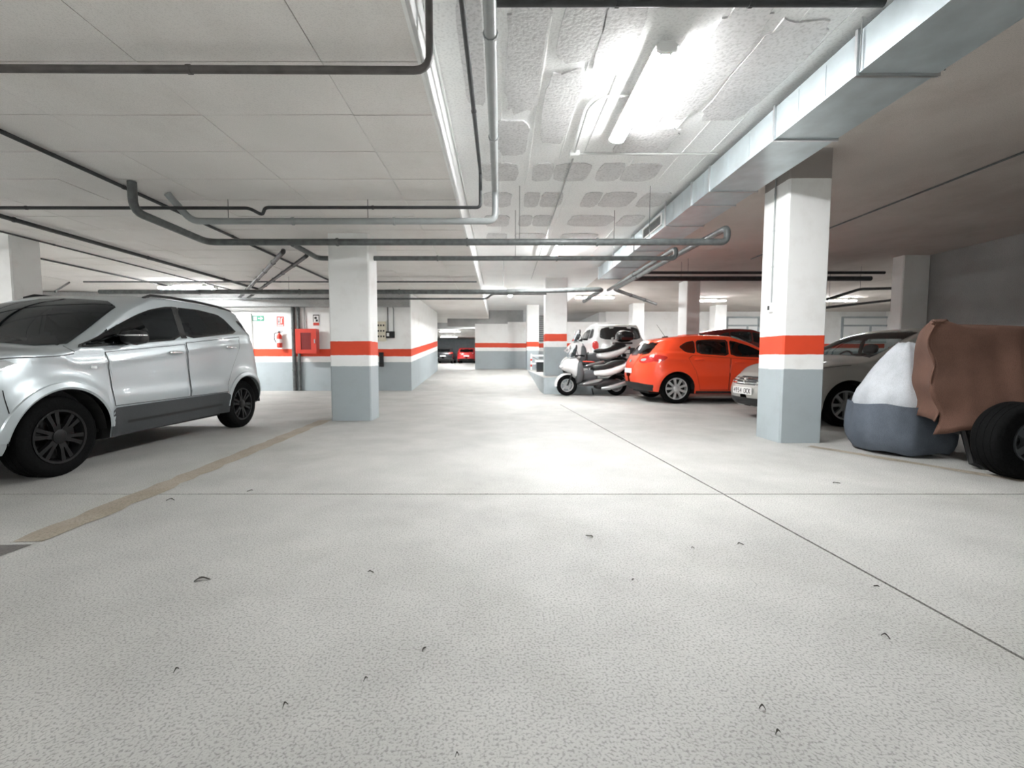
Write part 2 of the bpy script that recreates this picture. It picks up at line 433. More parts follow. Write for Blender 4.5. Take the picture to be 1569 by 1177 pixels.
col_l = column('wide red-banded column between the grey car and the ramp', -2.654, -2.024, 6.82, 7.28, 0, Z_LOW - G)
column('red-banded column standing behind the front of the grey car', -8.2, -7.56, 6.82, 7.28, 0, Z_LOW - G)
column('red-banded column at the corner of the raised level behind the scooters', 1.37, 2.02, 13.0, 13.5, Z_UP, Z_PIT - G)
column('slim far red-banded column at the top of the ramp', 1.24, 1.78, 19.6, 20.1, Z_UP, Z_PIT - G)
M_greycol = mat('grey_brown_column', (.50, .48, .47), .8, noise=.08, scale=5)
column('tall grey column behind the red hatchback', 5.7, 6.1, 13.3, 13.95, Z_UP, Z_PIT - G)
column('grey column rising behind the silver off-roader', 5.8, 6.3, 19.0, 19.6, Z_UP, Z_PIT - G)
column('far grey column above the dark car roof', 9.7, 10.2, 19.6, 20.2, Z_UP, Z_PIT - G)
column('shadowed grey column at the end of the dark right wall', 9.32, 9.94, 10.15, 10.45, 0, Z_PIT - G)

wl = struct(painted('wall_left_front', [[(-14, 13.03, 0), (-2.64, 13.03, 0), (-2.64, 13.03, Z_LOW), (-14, 13.03, Z_LOW)],
      [(-2.64, 13.03, 0), (-2.64, 18.63, Z_UP), (-2.64, 18.63, Z_LOW), (-2.64, 13.03, Z_LOW)], [(-2.64, 18.63, Z_UP), (-14, 18.63, Z_UP), (-14, 18.63, Z_LOW), (-2.64, 18.63, Z_LOW)]], M_band, zf))
struct(MB().span((-14, 12.86, 2.50), (-2.64, 13.03, Z_LOW)).obj('trim_wall_beam', M_beam))
struct(painted('wall_ramp_end', boxquads(-1.17, .42, 21.0, 21.4, Z_UP, 2.62) + boxquads(.42, 5.5, 21.5, 21.8, Z_UP, 2.75), M_band, None, Z_UP))
struct(MB().span((-2.6, 21.9, 2.55), (1.2, 22.3, Z_PIT)).obj('trim_beam', M_beam))
struct(MB().span((-14, 24.5, 2.62), (1.2, 24.9, Z_PIT)).obj('trim_beam_far', M_beam))
struct(painted('wall_raised_back', boxquads(5.5, 20, 22.5, 22.8, Z_UP, Z_PIT), M_band, None, Z_UP))
struct(MB().span((-14, 46.5, 0), (6, 47, Z_PIT)).obj('wall_far', M_plinth))
struct(MB().span((-14.2, -8, 0), (-14, 47, Z_PIT)).obj('wall_left', M_white))
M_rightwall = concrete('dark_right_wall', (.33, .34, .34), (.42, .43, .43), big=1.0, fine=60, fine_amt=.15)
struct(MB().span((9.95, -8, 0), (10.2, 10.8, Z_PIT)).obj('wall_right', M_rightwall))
struct(MB().span((19.9, 10.8, 0), (20.1, 24, Z_PIT)).obj('wall_right_far', M_white))
struct(MB().span((10.2, 10.6, 0), (20, 10.8, Z_PIT)).obj('wall_right_near', M_white))
struct(MB().span((-14, -8.2, 0), (20, -8, Z_PIT)).obj('wall_back', M_white))
struct(MB().span((5.2, 22.8, 0), (5.5, 47, Z_PIT)).obj('wall_far_right', M_white))

for k_, (px0, px1) in enumerate(((1112, 1162), (1288, 1362))):
    xa, xb = py(px0, 500, 22.5).x, py(px1, 500, 22.5).x
    wn = struct(MB().span((xa, 22.46, 1.75), (xb, 22.5, 3.10)).obj('window_%d' % (k_ + 1), M_edge))
    for a_, b_ in (((xa, 1.75), (xb, 1.83)), ((xa, 3.02), (xb, 3.10)), ((xa, 2.60), (xb, 2.68)), ((xa, 1.83), (xa + .08, 3.02)), ((xb - .08, 1.83), (xb, 3.02)), (((xa + xb) / 2 + .2, 1.83), ((xa + xb) / 2 + .28, 2.60))):
        MB().span((a_[0], 22.40, a_[1]), (b_[0], 22.47, b_[1])).obj('frame_bar', M_plinth, wn)
    MB().span((xa + .08, 22.445, 1.83), (xb - .08, 22.455, 3.02)).obj('pane', M_frost, wn)
# ------------------------------------------------------------------ lamps
def lamp(x, y, z, label, along='y', L=1.30, tubes=2):
    t = thing('fluorescent_lamp', label, 'lamp', (x, y, z - .05), 0 if along == 'y' else PI / 2, 'fluorescent batten lamps')
    w, h = .075, .07
    sec = [(-w * .7, 0), (w * .7, 0), (w * 1.12, -.03), (-w * 1.12, -.03)]
    for s in (-1, 1): MB().span((-.025, s * L * .3 - .04, 0), (.025, s * L * .3 + .04, .05)).obj('mount', M_lampbody, t)
    MB().prism(sec, -L / 2, L / 2).obj('housing', M_lampbody, t)
    cs = [(-w * .96, -.031), (-w * .9, -h * .8), (-w * .5, -h), (w * .5, -h), (w * .9, -h * .8), (w * .96, -.031)]
    MB().prism(cs, -L / 2 + .03, L / 2 - .03).obj('diffuser', M_lamp_side, t)
    MB().span((-w * .5, -L / 2 + .035, -h - .003), (w * .5, L / 2 - .035, -h + .001)).obj('diffuser_lens', M_lamp, t)
    for s in (-1, 1):
        MB().prism([(-w, -.03), (-w * .92, -h * .85), (-w * .5, -h * 1.05), (w * .5, -h * 1.05), (w * .92, -h * .85), (w, -.03)], s * (L / 2 - .03), s * L / 2).obj('end_cap', M_lampbody, t)
        for q in (-1, 1):
            MB().span((q * .035 - .008, s * (L / 2 - .035) - .012, -h * 1.05 - .002), (q * .035 + .008, s * (L / 2 - .035) + .012, -h * 1.0)).obj('clip', M_steel, t)
    return t
la = pz(1022, 65, 3.3); lb = pz(945, 212, 3.3)
LX = (la.x + lb.x) / 2
lamp(LX, (la.y + lb.y) / 2, Z_PIT, 'long lit fluorescent lamp on the white ceiling beside the duct', L=lb.y - la.y)
lamp(LX, 9.5, Z_PIT, 'second lit lamp on the white ceiling, seen between the hanging pipes')
lamp(.4, 15.6, Z_PIT, 'lit lamp on the ceiling over the ramp')
lamp(LX, -4.6, Z_PIT, 'added fill lamp on the white ceiling, out of view behind the viewpoint')  # unseen lamp, added to light the column fronts
lamp(-4.6, -3.6, Z_LOW, 'added fill lamp on the low ceiling, out of view near the back wall', 'x', 1.5)  # added behind the camera as fill for car front, columns and ceiling bounce
lamp(-10.2, 3.6, Z_LOW, 'added fill lamp on the low ceiling, out of view beyond the grey car', 'x', 1.5)  # added out of view to brighten the left floor and the ceiling above
lamp(-8.1, 11.4, Z_LOW - .02, 'lit lamp on the low ceiling above the grey car', 'x', 1.5)
lamp(3.6, 16.6, Z_PIT, 'lit lamp above the silver off-roader', 'x', 1.5)
lamp(8.3, 17.5, Z_PIT, 'lit lamp on the ceiling of the raised level', 'x', 1.5)
lamp(13.5, 17.5, Z_PIT, 'far lit lamp near the right end of the raised level', 'x', 1.5)
lamp(-3.5, 31, Z_LOW, 'lit lamp in the far hall before the parked cars', 'x', 1.5)
lamp(-4.5, 39, Z_LOW, 'farthest lit lamp above the parked cars in the far hall', 'x', 1.5)
lamp(-1.0, 23.4, Z_LOW, 'lit lamp between the beams beyond the ramp', 'x', 1.5)

# ------------------------------------------------------------------ ventilation duct with its flanges and grille
DX0, DX1, DZ0, DZ1 = 2.53, 3.10, 3.0, 3.29
du = thing('ventilation_duct', 'galvanised rectangular steel duct hanging under the ceiling past the column', 'duct', (0, 0, DZ0))
ys = [-7.5, -5, -2.5, -.4, 1.6, 3.20, 4.12, 5.36, 5.85, 6.75, 8.3, 9.8, 11.2]
for i in range(len(ys) - 1):
    k = .012 * (i % 2)
    s = MB().span((DX0 + .004, ys[i] + .012, .002), (DX1 - .004, ys[i + 1] - .012, DZ1 - DZ0 - .002)).obj('duct_section', M_galv, du)
    if ys[i] > 2:
        for j in range(1, 3):      # stiffening creases across the sheet
            yy = ys[i] + (ys[i + 1] - ys[i]) * j / 3
            MB().span((DX0 + .0, yy - .004, .03), (DX0 + .006, yy + .004, DZ1 - DZ0 - .03)).obj('crease', M_galv, s)
for y in ys:
    f = MB()
    for a, b in (((DX0 - .014, -.014), (DX1 + .014, .008)), ((DX0 - .014, DZ1 - DZ0 - .008), (DX1 + .014, DZ1 - DZ0 + .014)), ((DX0 - .014, .008), (DX0 + .008, DZ1 - DZ0 - .008)), ((DX1 - .008, .008), (DX1 + .014, DZ1 - DZ0 - .008))):
        f.span((a[0], y - .012, a[1]), (b[0], y + .012, b[1]))
    f.obj('flange', M_steel, du)
for y in (.5, 3.16, 6.71, 9.76):
    for x in (DX0 - .012, DX1 + .012):
        MB().tube([(x, y, 0), (x, y, Z_PIT - DZ0)], .005, 6).obj('hanger_rod', M_steel, du)
gr = MB()
for a, b in (((6.88, .06), (7.78, .085)), ((6.88, .225), (7.78, .25)), ((6.88, .085), (6.92, .225)), ((7.74, .085), (7.78, .225))):
    gr.span((DX0 - .014, a[0], a[1]), (DX0 + .002, b[0], b[1]))
gr = gr.obj('grille_frame', M_edge, du)
MB().span((DX0 - .003, 6.92, .085), (DX0 + .003, 7.74, .225)).obj('grille_back', M_black, gr)
for k in range(7):
    z = .10 + .0185 * k
    MB().add([(DX0 - .012, 6.92, z), (DX0 - .012, 7.74, z), (DX0 - .003, 7.74, z + .012), (DX0 - .003, 6.92, z + .012), (DX0 - .010, 6.92, z - .002), (DX0 - .010, 7.74, z - .002), (DX0 - .001, 7.74, z + .010), (DX0 - .001, 6.92, z + .010)],
             [(0, 1, 2, 3), (4, 7, 6, 5), (0, 4, 5, 1), (3, 2, 6, 7)]).obj('slat', M_pipe_grey, gr)

# ------------------------------------------------------------------ pipes and conduits
def pipe(label, pts, r, m=None, rods=(), clamps=0, top=None, bend=None, name='pipe', flange_every=0, n=10):
    path = roundpath(pts, bend if bend is not None else r * 3.2)
    base = Vector(pts[0])
    t = thing(name, label, 'pipe' if name == 'pipe' else 'conduit', base)
    mb = MB().tube([p - base for p in path], r, n)
    mb.obj('run', m or M_pipe, t, smooth=True)
    for p in rods:
        p = Vector(p) - base; zt = (top or Z_PIT) - base.z
        MB().tube([p, (p.x, p.y, zt)], .004, 6).obj('hanger_rod', M_pipe, t)
    for a, b in zip(pts[:-1], pts[1:]):
        a, b = Vector(a) - base, Vector(b) - base; d = b - a
        if clamps and d.length > clamps:
            k = int(d.length // clamps); u = d.normalized()
            for i in range(1, k + 1):
                c = a + d * (i / (k + 1))
                MB().tube([c - u * .012, c + u * .012], r * 1.22, n).obj('clamp', m or M_pipe, t)
    return t
ZH = 2.60          # big collector pipes
p1 = pz(316, 371, ZH).y
pipe('thick dark pipe crossing under the duct, bent towards the viewpoint at its left end',
     [(-4.0, 4.85, Z_LOW - .01), (-4.0, 4.85, ZH), (-4.05, p1, ZH), (3.16, p1, ZH), (3.16, p1, 2.80), (3.04, 11.6, 2.80), (5.3, 14.8, 2.80)], .046,
     rods=[(.28, p1, ZH), (2.08, p1, ZH)], clamps=1.9)
p2 = pz(800, 396, ZH).y
pipe('dark pipe crossing behind the wide column, just beyond the thickest one', [(-2.92, p1 + .1, ZH), (-2.92, p2, ZH), (2.85, p2, ZH), (2.85, p2 + .0, 2.76), (2.85, 11.5, 2.76)], .038, rods=[(.26, p2, ZH), (1.85, p2, ZH)], clamps=2.4)
p3 = pz(700, 446, 2.58).y
pipe('dark pipe crossing low in front of the ramp', [(-9.5, p3, 2.56), (.0, p3, 2.56), (2.45, p3, 2.62), (2.45, p3 + 2.2, 2.62)], .055, rods=[(-5, p3, 2.56), (.1, p3, 2.56)], clamps=3)
p4 = pz(700, 459, 2.6).y
pipe('thin dark pipe crossing just before the ramp wall', [(-9, p4, 2.62), (-.35, p4, 2.62), (-.2, p4, 2.75), (1.3, p4, 2.75)], .028, clamps=3, top=Z_LOW)
p5 = pz(700, 428, Z_LOW - .04).y
pipe('thin conduit crossing the low ceiling behind the wide column', [(-10, p5, Z_LOW - .10), (X_EDGE - .02, p5, Z_LOW - .10)], .018, clamps=2.5, name='conduit')
# pipes of the white ceiling that drop under the low slab and turn left
dy = pz(757, 339, 2.66).y; zg_ = py(760, 292, dy).z
pipe('thick grey plastic pipe running along the white ceiling, turning left under the low slab',
     [(-.075, -6, zg_ + .06), (-.05, dy, zg_), (-.05, dy, 2.66), (-3.75, dy, 2.66), (-3.85, dy - .25, Z_LOW - .02)], .040, M_pipe_grey,
     rods=[(-1.6, dy, 2.66), (-3.3, dy, 2.66)], top=Z_LOW, clamps=1.3, bend=.10)
dy2 = pz(736, 262, Z_PIT - .07).y
zq = 2.76; dy2 = pz(735, 318, zq).y; zt_ = py(736, 264, dy2).z; xt_ = py(736, 264, dy2).x
pipe('thin dark pipe along the white ceiling, turning left beside the thick grey one',
     [(xt_ - .03, -6, zt_ + .05), (xt_, dy2, zt_), (xt_, dy2, zq), (-2.75, dy2, zq), (-2.85, dy2 + .12, zq - .05), (-2.95, dy2 + .02, zq), (-9.5, dy2, zq)], .019, M_pipe_black, clamps=1.4, bend=.05)
dy3 = pz(400, 108, Z_LOW - .11).y
pipe('dark steel pipe crossing the low ceiling and bending up over its white edge',
     [(-9.5, dy3 - .06, Z_LOW - .11), (X_EDGE + .08, dy3, Z_LOW - .11), (X_EDGE + .08, dy3, Z_PIT - .05), (X_EDGE + .09, dy3 - 2.2, Z_PIT - .05)], .024, mat('brown_steel', (.09, .082, .078), .45, noise=.3, scale=10), clamps=1.6, bend=.10)
dy4 = pz(1000, 7, Z_PIT - .06).y
pipe('dark pipe crossing the white ceiling before the long lamp', [(-.1, dy4, Z_PIT - .05), (DX0 - .02, dy4, Z_PIT - .05)], .024, M_pipe_black, clamps=.9)
pipe('slim conduit along the inner corner of the white ceiling', [(X_EDGE + .03, -4, Z_PIT - .02), (X_EDGE + .03, 14, Z_PIT - .02)], .012, M_conduit, clamps=1.2, name='conduit')
# conduits along the low ceiling on the left
def along(label, px, A_off, y0, y1, r, m=None, **k):
    z = Z_LOW - A_off; a = pz(px[0], px[1], z)
    return pipe(label, [(a.x, y0, z), (a.x, y1, z)], r, m, **k)
along('black conduit along the low ceiling above the side of the grey car', (245, 312), .03, 1.0, 12.84, .020, M_pipe_black, name='conduit', clamps=2)
along('black pipe along the low ceiling over the grey car roof', (163, 377), .05, 1.5, 12.8, .030, M_pipe_black, clamps=2.5)
along('thin conduit along the low ceiling left of the black pipe', (196, 404), .03, 2, 12.84, .014, M_pipe_black, name='conduit', clamps=3)
along('thin conduit along the low ceiling beside the shaded left column', (130, 411), .03, 7.3, 12.84, .018, M_pipe_black, name='conduit')
pipe('lagged dark pipe running aslant to the left wall', [pz(434, 384, Z_LOW - .05), pz(434, 386, 2.76), (-7.6, 12.78, 2.72)], .038, M_pipe_black, clamps=1.0)
pipe('second lagged dark pipe aslant, nearer the wide column', [pz(470, 390, Z_LOW - .05), pz(470, 392, 2.76), (-7.35, 12.78, 2.72)], .034, M_pipe_black, clamps=1.0)
pipe('short grey stub pipe under the low ceiling near the shaded left column', [pz(84, 447, 2.5), pz(106, 433, Z_LOW - .03)], .022, M_pipe)
pipe('dark pipe joining the wide column from the lower left', [pz(455, 372, 2.85), (-2.70, 6.95, 2.80)], .026)
# right-hand zone
for k, (py_, z, r) in enumerate(((418, 3.02, .035), (427, 2.95, .058))):
    yy = pz(1300, py_, z).y
    pipe(['upper', 'lower and thicker'][k] + ' of two black pipes crossing behind the white column', [(3.2, yy, z), (9.19, yy, z)], r, M_pipe_black, rods=[(4.5, yy, z), (7.5, yy, z)])
a, b, c = py(1270, 458, 11.2), py(1318, 443, 11.4), py(1366, 442, 11.5)
pipe('bent black pipe below the two straight ones at the dark right column', [a + (a - b) * 1.6, a, b, c], .035, M_pipe_black, rods=[b])
a, b = py(1270, 471, 12.2), py(1366, 460, 12.6)
pipe('lowest dark pipe before the bright back wall', [a + (a - b), a, b, b + (b - a) * .3], .035, M_pipe_black, rods=[a, b])
cx = pz(1420, 292, Z_PIT - .02)
pipe('thin conduit along the bare ceiling right of the column', [(cx.x, 1, Z_PIT - .015), (cx.x, 10.5, Z_PIT - .015)], .013, M_pipe, name='conduit')
# lamp wiring
jb = pz(880, 237, Z_PIT - .03)
t = thing('junction_box', 'small white junction box on the ceiling beside the long lamp', 'junction box', (jb.x, jb.y, Z_PIT - .05))
MB().span((-.055, -.045, .0), (.055, .045, .05)).obj('body', M_lampbody, t)
MB().span((-.045, -.035, -.006), (.045, .035, 0)).obj('lid', M_lampbody, t)
l1 = pz(905, 168, Z_PIT - .04)
pipe('light conduit curling from the junction box to the long lamp', [(jb.x, jb.y - .04, Z_PIT - .02), (l1.x - .02, l1.y, Z_PIT - .02), (l1.x + .06, l1.y - .17, Z_PIT - .02), (LX - .07, l1.y - .2, Z_PIT - .03)], .011, M_conduit, bend=.09, name='conduit')
pipe('light conduit from the junction box across to the duct', [(jb.x + .05, jb.y, Z_PIT - .02), (DX0 - .02, jb.y, Z_PIT - .02)], .011, M_conduit, clamps=.7, name='conduit')
pipe('light conduit from the junction box towards the ramp', [(jb.x, jb.y + .05, Z_PIT - .035), (jb.x + .08, 13, Z_PIT - .035)], .010, M_pipe_grey, clamps=1.5, name='conduit')
# switch and conduit on the side of the white column
xs = col_r.location.x - .2445
pipe('thin grey conduit down the side of the white column to its switch', [(xs - .010, 5.27, Z_PIT - .01), (xs - .010, 5.27, 1.66)], .009, M_pipe_grey, clamps=.5, name='conduit')
sw = thing('light_switch', 'small grey light switch on the side of the white column', 'switch', (xs - .02, 5.27, 1.6))
MB().span((-.02, -.035, -.05), (.019, .035, .05)).obj('box', M_lampbody, sw)
MB().span((-.026, -.015, -.03), (-.02, .015, .02)).obj('button', M_black, sw)

# ------------------------------------------------------------------ fittings on the left wall
WY = 13.03
def wp(x, y): p = py(x, y, WY); return p.x, p.z
x0, z1 = wp(352, 483); x1, _ = wp(384, 483)
dr = struct(MB().span((x0, WY - .05, .0), (x1, WY - .01, z1)).obj('door_1', mat('door_grey', (.55, .57, .56), .5)))
for a, b in (((x0 - .05, 0), (x0, z1 + .05)), ((x1, 0), (x1 + .05, z1 + .05)), ((x0, z1), (x1, z1 + .05))):
    MB().span((a[0], WY - .08, a[1]), (b[0], WY - .005, b[1])).obj('door_frame', M_edge, dr)
pr = MB().add([(x0 + .04, WY - .056, 0), (x1 - .04, WY - .056, 0), (x1 - .04, WY - .085, -.05), (x0 + .04, WY - .085, -.05), (x0 + .04, WY - .05, -.01), (x1 - .04, WY - .05, -.01), (x1 - .04, WY - .079, -.06), (x0 + .04, WY - .079, -.06)],
              [(0, 1, 2, 3), (4, 7, 6, 5), (3, 2, 6, 7), (0, 4, 5, 1)]).obj('slat', mat('slat_grey', (.68, .70, .69), .5), dr)
n = int((z1 - .25) / .075)
for k in range(n):
    o = pr if k == 0 else dup(pr, dr)
    o.location = (0, 0, .2 + .075 * k)
M_green = mat('sign_green', (.01, .22, .13), .4); M_signw = mat('sign_white', (.85, .86, .85), .4)
def sign(label, px, base, shapes):
    x0, z1 = wp(px[0], px[1]); x1, z0 = wp(px[2], px[3])
    t = thing('safety_sign', label, 'sign', ((x0 + x1) / 2, WY - .012, (z0 + z1) / 2))
    w, h = x1 - x0, z1 - z0
    MB().span((-w / 2, 0, -h / 2), (w / 2, .011, h / 2)).obj('plate', base, t)
    for nm, m, polys in shapes:
        mb = MB()
        for p in polys: mb.prism([(u * w, v * h) for u, v in p], -.003, .001)
        fix(mb.obj(nm, m, t))
    return t
R4 = lambda a, b, c, d: [(a, b), (c, b), (c, d), (a, d)]
sign('green and white exit sign with a running figure and an arrow', (387, 484, 404.5, 492), M_green,
     [('arrow', M_signw, [R4(.0, -.10, .26, .10), [(.22, -.34), (.44, 0), (.22, .34)]]), ('doorway', M_signw, [R4(-.42, -.36, -.12, .36)]),
      ('running_figure', M_green, [R4(-.30, -.05, -.22, .18), [(-.29, .2), (-.23, .2), (-.23, .3), (-.29, .3)], [(-.30, -.05), (-.24, -.05), (-.34, -.3), (-.38, -.28)], [(-.28, -.05), (-.22, -.05), (-.16, -.28), (-.2, -.3)]])])
sign('red and white extinguisher sign above the extinguisher', (424, 485, 435.2, 500), M_red,
     [('panel', M_signw, [R4(-.42, -.46, .42, -.34), R4(-.36, -.26, .0, .40)]), ('pictogram', M_signw, [R4(.1, -.2, .24, .25), [(.1, .25), (.32, .4), (.32, .3), (.24, .22)]]), ('pictogram_red', M_red, [R4(-.24, -.2, -.12, .3), R4(-.3, -.05, -.06, .03)])])
sign('white pictogram sign with a red foot above the hose cabinet', (479.3, 482, 490, 499.5), M_signw,
     [('red_foot', M_red, [R4(-.44, -.46, .44, -.22)]), ('black_frame', M_black, [R4(-.46, .40, .46, .48), R4(-.46, -.16, -.38, .4), R4(.38, -.16, .46, .4)]), ('pictogram', M_black, [R4(-.25, .1, .1, .3), R4(-.05, -.12, .25, .06)])])
x0, z1 = wp(423.5, 507); x1, z0 = wp(435.5, 533)
ex = thing('fire_extinguisher', 'red fire extinguisher with black hose hung on the white wall', 'fire extinguisher', ((x0 + x1) / 2 + .03, WY - .115, z0))
h = z1 - z0; r = .075
MB().lathe([(.055, 0), (r, .02), (r, h * .66), (.055, h * .76), (.028, h * .80), (.028, h * .86)], n=20).obj('cylinder', M_red, ex, True)
MB().lathe([(r + .001, h * .28), (r + .002, h * .28), (r + .002, h * .5), (r + .001, h * .5)], n=20).obj('label_band', M_signw, ex, True)
MB().box((0, 0, h * .89), (.05, .04, .05)).box((.04, 0, h * .95), (.13, .02, .018)).box((.03, 0, h * .88), (.1, .018, .014)).obj('valve', M_black, ex)
MB().tube(roundpath([(-.02, 0, h * .88), (-.14, -.01, h * .86), (-.15, -.01, h * .5), (-.09, -.01, h * .3)], .1), .012, 8).obj('hose', M_black, ex, True)
MB().span((-.02, .05, h * .6), (.02, .115, h * .7)).obj('bracket', M_steel, ex)
x0, z1 = wp(460, 505); x1, z0 = wp(492, 542)
hc = thing('hose_cabinet', 'red fire hose cabinet with a glazed door on the wall beside the pipes', 'cabinet', ((x0 + x1) / 2, WY - .305, z0))
w, h = x1 - x0, z1 - z0
MB().span((-w / 2, 0, 0), (w / 2, .199, h)).obj('body', M_red, hc)
d = MB()
for a, b in (((-w / 2, 0), (w / 2, h * .16)), ((-w / 2, h * .84), (w / 2, h)), ((-w / 2, h * .16), (-w * .25, h * .84)), ((w * .25, h * .16), (w / 2, h * .84))):
    d.span((a[0], -.025, a[1]), (b[0], -.001, b[1]))
d = d.obj('door', M_red, hc)
MB().span((-w * .25, -.012, h * .16), (w * .25, -.006, h * .84)).obj('pane', mat('dark_red_pane', (.22, .03, .03), .12), d)
MB().span((w * .40, -.04, h * .42), (w * .45, -.025, h * .58)).obj('handle', M_steel, d)
for (u, v0, v1, r, lab, m) in ((454, 455, 601, .055, 'thick dark riser pipe down the white wall', M_pipe), (461.5, 461, 601, .040, 'second dark riser pipe beside the hose cabinet', M_pipe), (467.5, 460, 504, .016, 'thin riser conduit ending on the hose cabinet', M_pipe_grey)):
    x, z0 = wp(u, v1); z0 = max(z0, .01)
    if v1 < 600: z0 = hc.location.z + h
    pipe(lab, [(x, WY - r - .02, 2.49), (x, WY - r - .02, z0)], r, m, clamps=.7)
# boxes behind the wide column
x0, z1 = wp(578, 493); x1, z0 = wp(592, 523)
eb = thing('switch_panel', 'cream electrical box with dark sockets on the wall by the wide column', 'electrical box', ((x0 + x1) / 2, WY - .09, z0))
w, h = x1 - x0, z1 - z0
MB().span((-w / 2, 0, 0), (w / 2, .089, h)).obj('case', mat('cream', (.66, .62, .50), .5), eb)
for i in range(3):
    for j in range(3): MB().span((-w * .3 + i * w * .3 - .02, -.008, h * (.2 + .28 * j)), (-w * .3 + i * w * .3 + .02, 0, h * (.2 + .28 * j) + .05)).obj('socket', M_black, eb)
x0, z1 = wp(592, 508); x1, z0 = wp(605, 518)
mb_ = thing('control_box', 'black control box mounted beside the cream electrical box', 'electrical box', ((x0 + x1) / 2, WY - .07, z0))
w, h = x1 - x0, z1 - z0
MB().span((-w / 2, 0, 0), (w / 2, .069, h)).obj('case', M_black, mb_)
MB().span((-w * .4, -.004, h * .25), (-w * .1, 0, h * .75)).obj('display', M_signw, mb_)
a = wp(594.5, 466); b = wp(594.5, 493); c2 = wp(603, 470); d2 = wp(603, 508); e2 = wp(595, 508)
pipe('grey conduit looping down to the black control box', [(a[0] - .25, WY - .02, a[1] - .05), (c2[0], WY - .02, a[1] - .05), (c2[0], WY - .02, d2[1])], .014, M_pipe_grey, bend=.12, name='conduit')
pipe('dark cable dropping to the black control box', [(a[0], WY - .05, 2.49), (a[0], WY - .05, b[1] + .1), (e2[0], WY - .03, e2[1])], .016, M_pipe, bend=.1, name='conduit')
x0, z1 = wp(582.5, 540); x1, z0 = wp(587.5, 562)
kb = thing('black_box', 'narrow black box on the red band next to the wide column', 'box', ((x0 + x1) / 2, WY - .08, z0))
MB().span((-.06, 0, 0), (.06, .079, z1 - z0)).obj('case', M_black, kb)
MB().span((-.045, -.01, .1), (.045, 0, z1 - z0 - .12)).obj('cover', M_gloss_black, kb)

# ------------------------------------------------------------------ worn lines and litter on the floor
M_line = concrete('worn_line', (.27, .235, .185), (.37, .33, .27), big=3, fine=80, fine_amt=.3)
M_line2 = concrete('dark_worn_line', (.11, .105, .10), (.17, .16, .15), big=3, fine=80, fine_amt=.3)
def line(label, a, b, w, m):
    a, b = Vector((*a, 0)), Vector((*b, 0)); d = (b - a).normalized(); n_ = Vector((-d.y, d.x, 0)) * (w / 2)
    L_ = (b - a).length; k = max(4, int(L_ / .12)); left, right = [], []
    for i in range(k + 1):
        p = a + (b - a) * i / k
        left.append(p + n_ * rnd.uniform(.75, 1.15)); right.append(p - n_ * rnd.uniform(.75, 1.15))
    vs = [(p.x, p.y, .003) for p in left + right] + [(p.x, p.y, 0) for p in left + right]; q = k + 1
    fs = [(i, i + 1, q + i + 1, q + i) for i in range(k)]
    o = MB().add([(x - a.x, y - a.y, z) for x, y, z in vs], fs).obj('floor_marking', m, loc=(a.x, a.y, 0))
    return fix(tag(o, label, 'floor marking'))
line('worn tan parking line beside the grey car', (-2.56, 2.3), (-2.78, 6.9), .20, M_line)
line('dark worn end of the parking line near the grey car front wheel', (-2.52, .4), (-2.60, 2.26), .20, M_line2)
line('short dark bar branching off the worn parking line', (-2.68, 2.08), (-3.5, 2.08), .10, M_line2)
line('tan line in front of the covered quad bike', (3.5, 4.85), (4.55, 2.9), .12, M_line)  # ragged tan strip laid flat on the slab
M_leaf = mat('dry_leaf', (.045, .04, .035), .8)
for i, (x, y, L_, a) in enumerate(((310, 890, .055, .3), (568, 878, .022, .1), (650, 997, .028, 1.2), (383, 753, .02, .5), (1192, 1125, .022, .2), (1168, 1087, .024, -.3), (1357, 977, .028, -.8), (1135, 835, .025, .1), (970, 890, .02, .9), (903, 823, .03, -.7),
                                   (270, 1029, .02, 1.1), (437, 1083, .022, .9), (261, 767, .03, .1), (1062, 841, .015, .4), (1282, 741, .03, .1), (1343, 900, .018, -.3), (560, 1043, .018, .8), (700, 1160, .016, .2))):
    p = pz(x, y, 0); mb = MB(); k = 9
    vs, L_ = [], L_ * p.y / 1.6
    for j in range(k):
        t_ = j / (k - 1); w_ = L_ * .16 * math.sin(PI * (.08 + .84 * t_)) * (1 + .4 * math.sin(7 * t_ + i)); zz = .004 + .006 * math.sin(PI * t_) + .003 * math.sin(5 * t_ + i)
        bend_ = .12 * L_ * math.sin(PI * t_)
        vs += [((t_ - .5) * L_, bend_ - w_, zz), ((t_ - .5) * L_, bend_, zz - .003), ((t_ - .5) * L_, bend_ + w_, zz), ((t_ - .5) * L_, bend_, zz - .0038)]
    fs = [(4 * j + c_, 4 * j + 4 + c_, 4 * j + 4 + (c_ + 1) % 4, 4 * j + (c_ + 1) % 4) for j in range(k - 1) for c_ in range(4)]
    o = mb.add(vs, fs).obj('dry_leaf', M_leaf, loc=(p.x, p.y, 0), rz=a)
    tag(o, 'small dark dry leaf lying on the pale concrete floor' if i else 'long curled dark leaf, the largest one on the floor', 'leaf', 'dry leaves and grit on the floor')

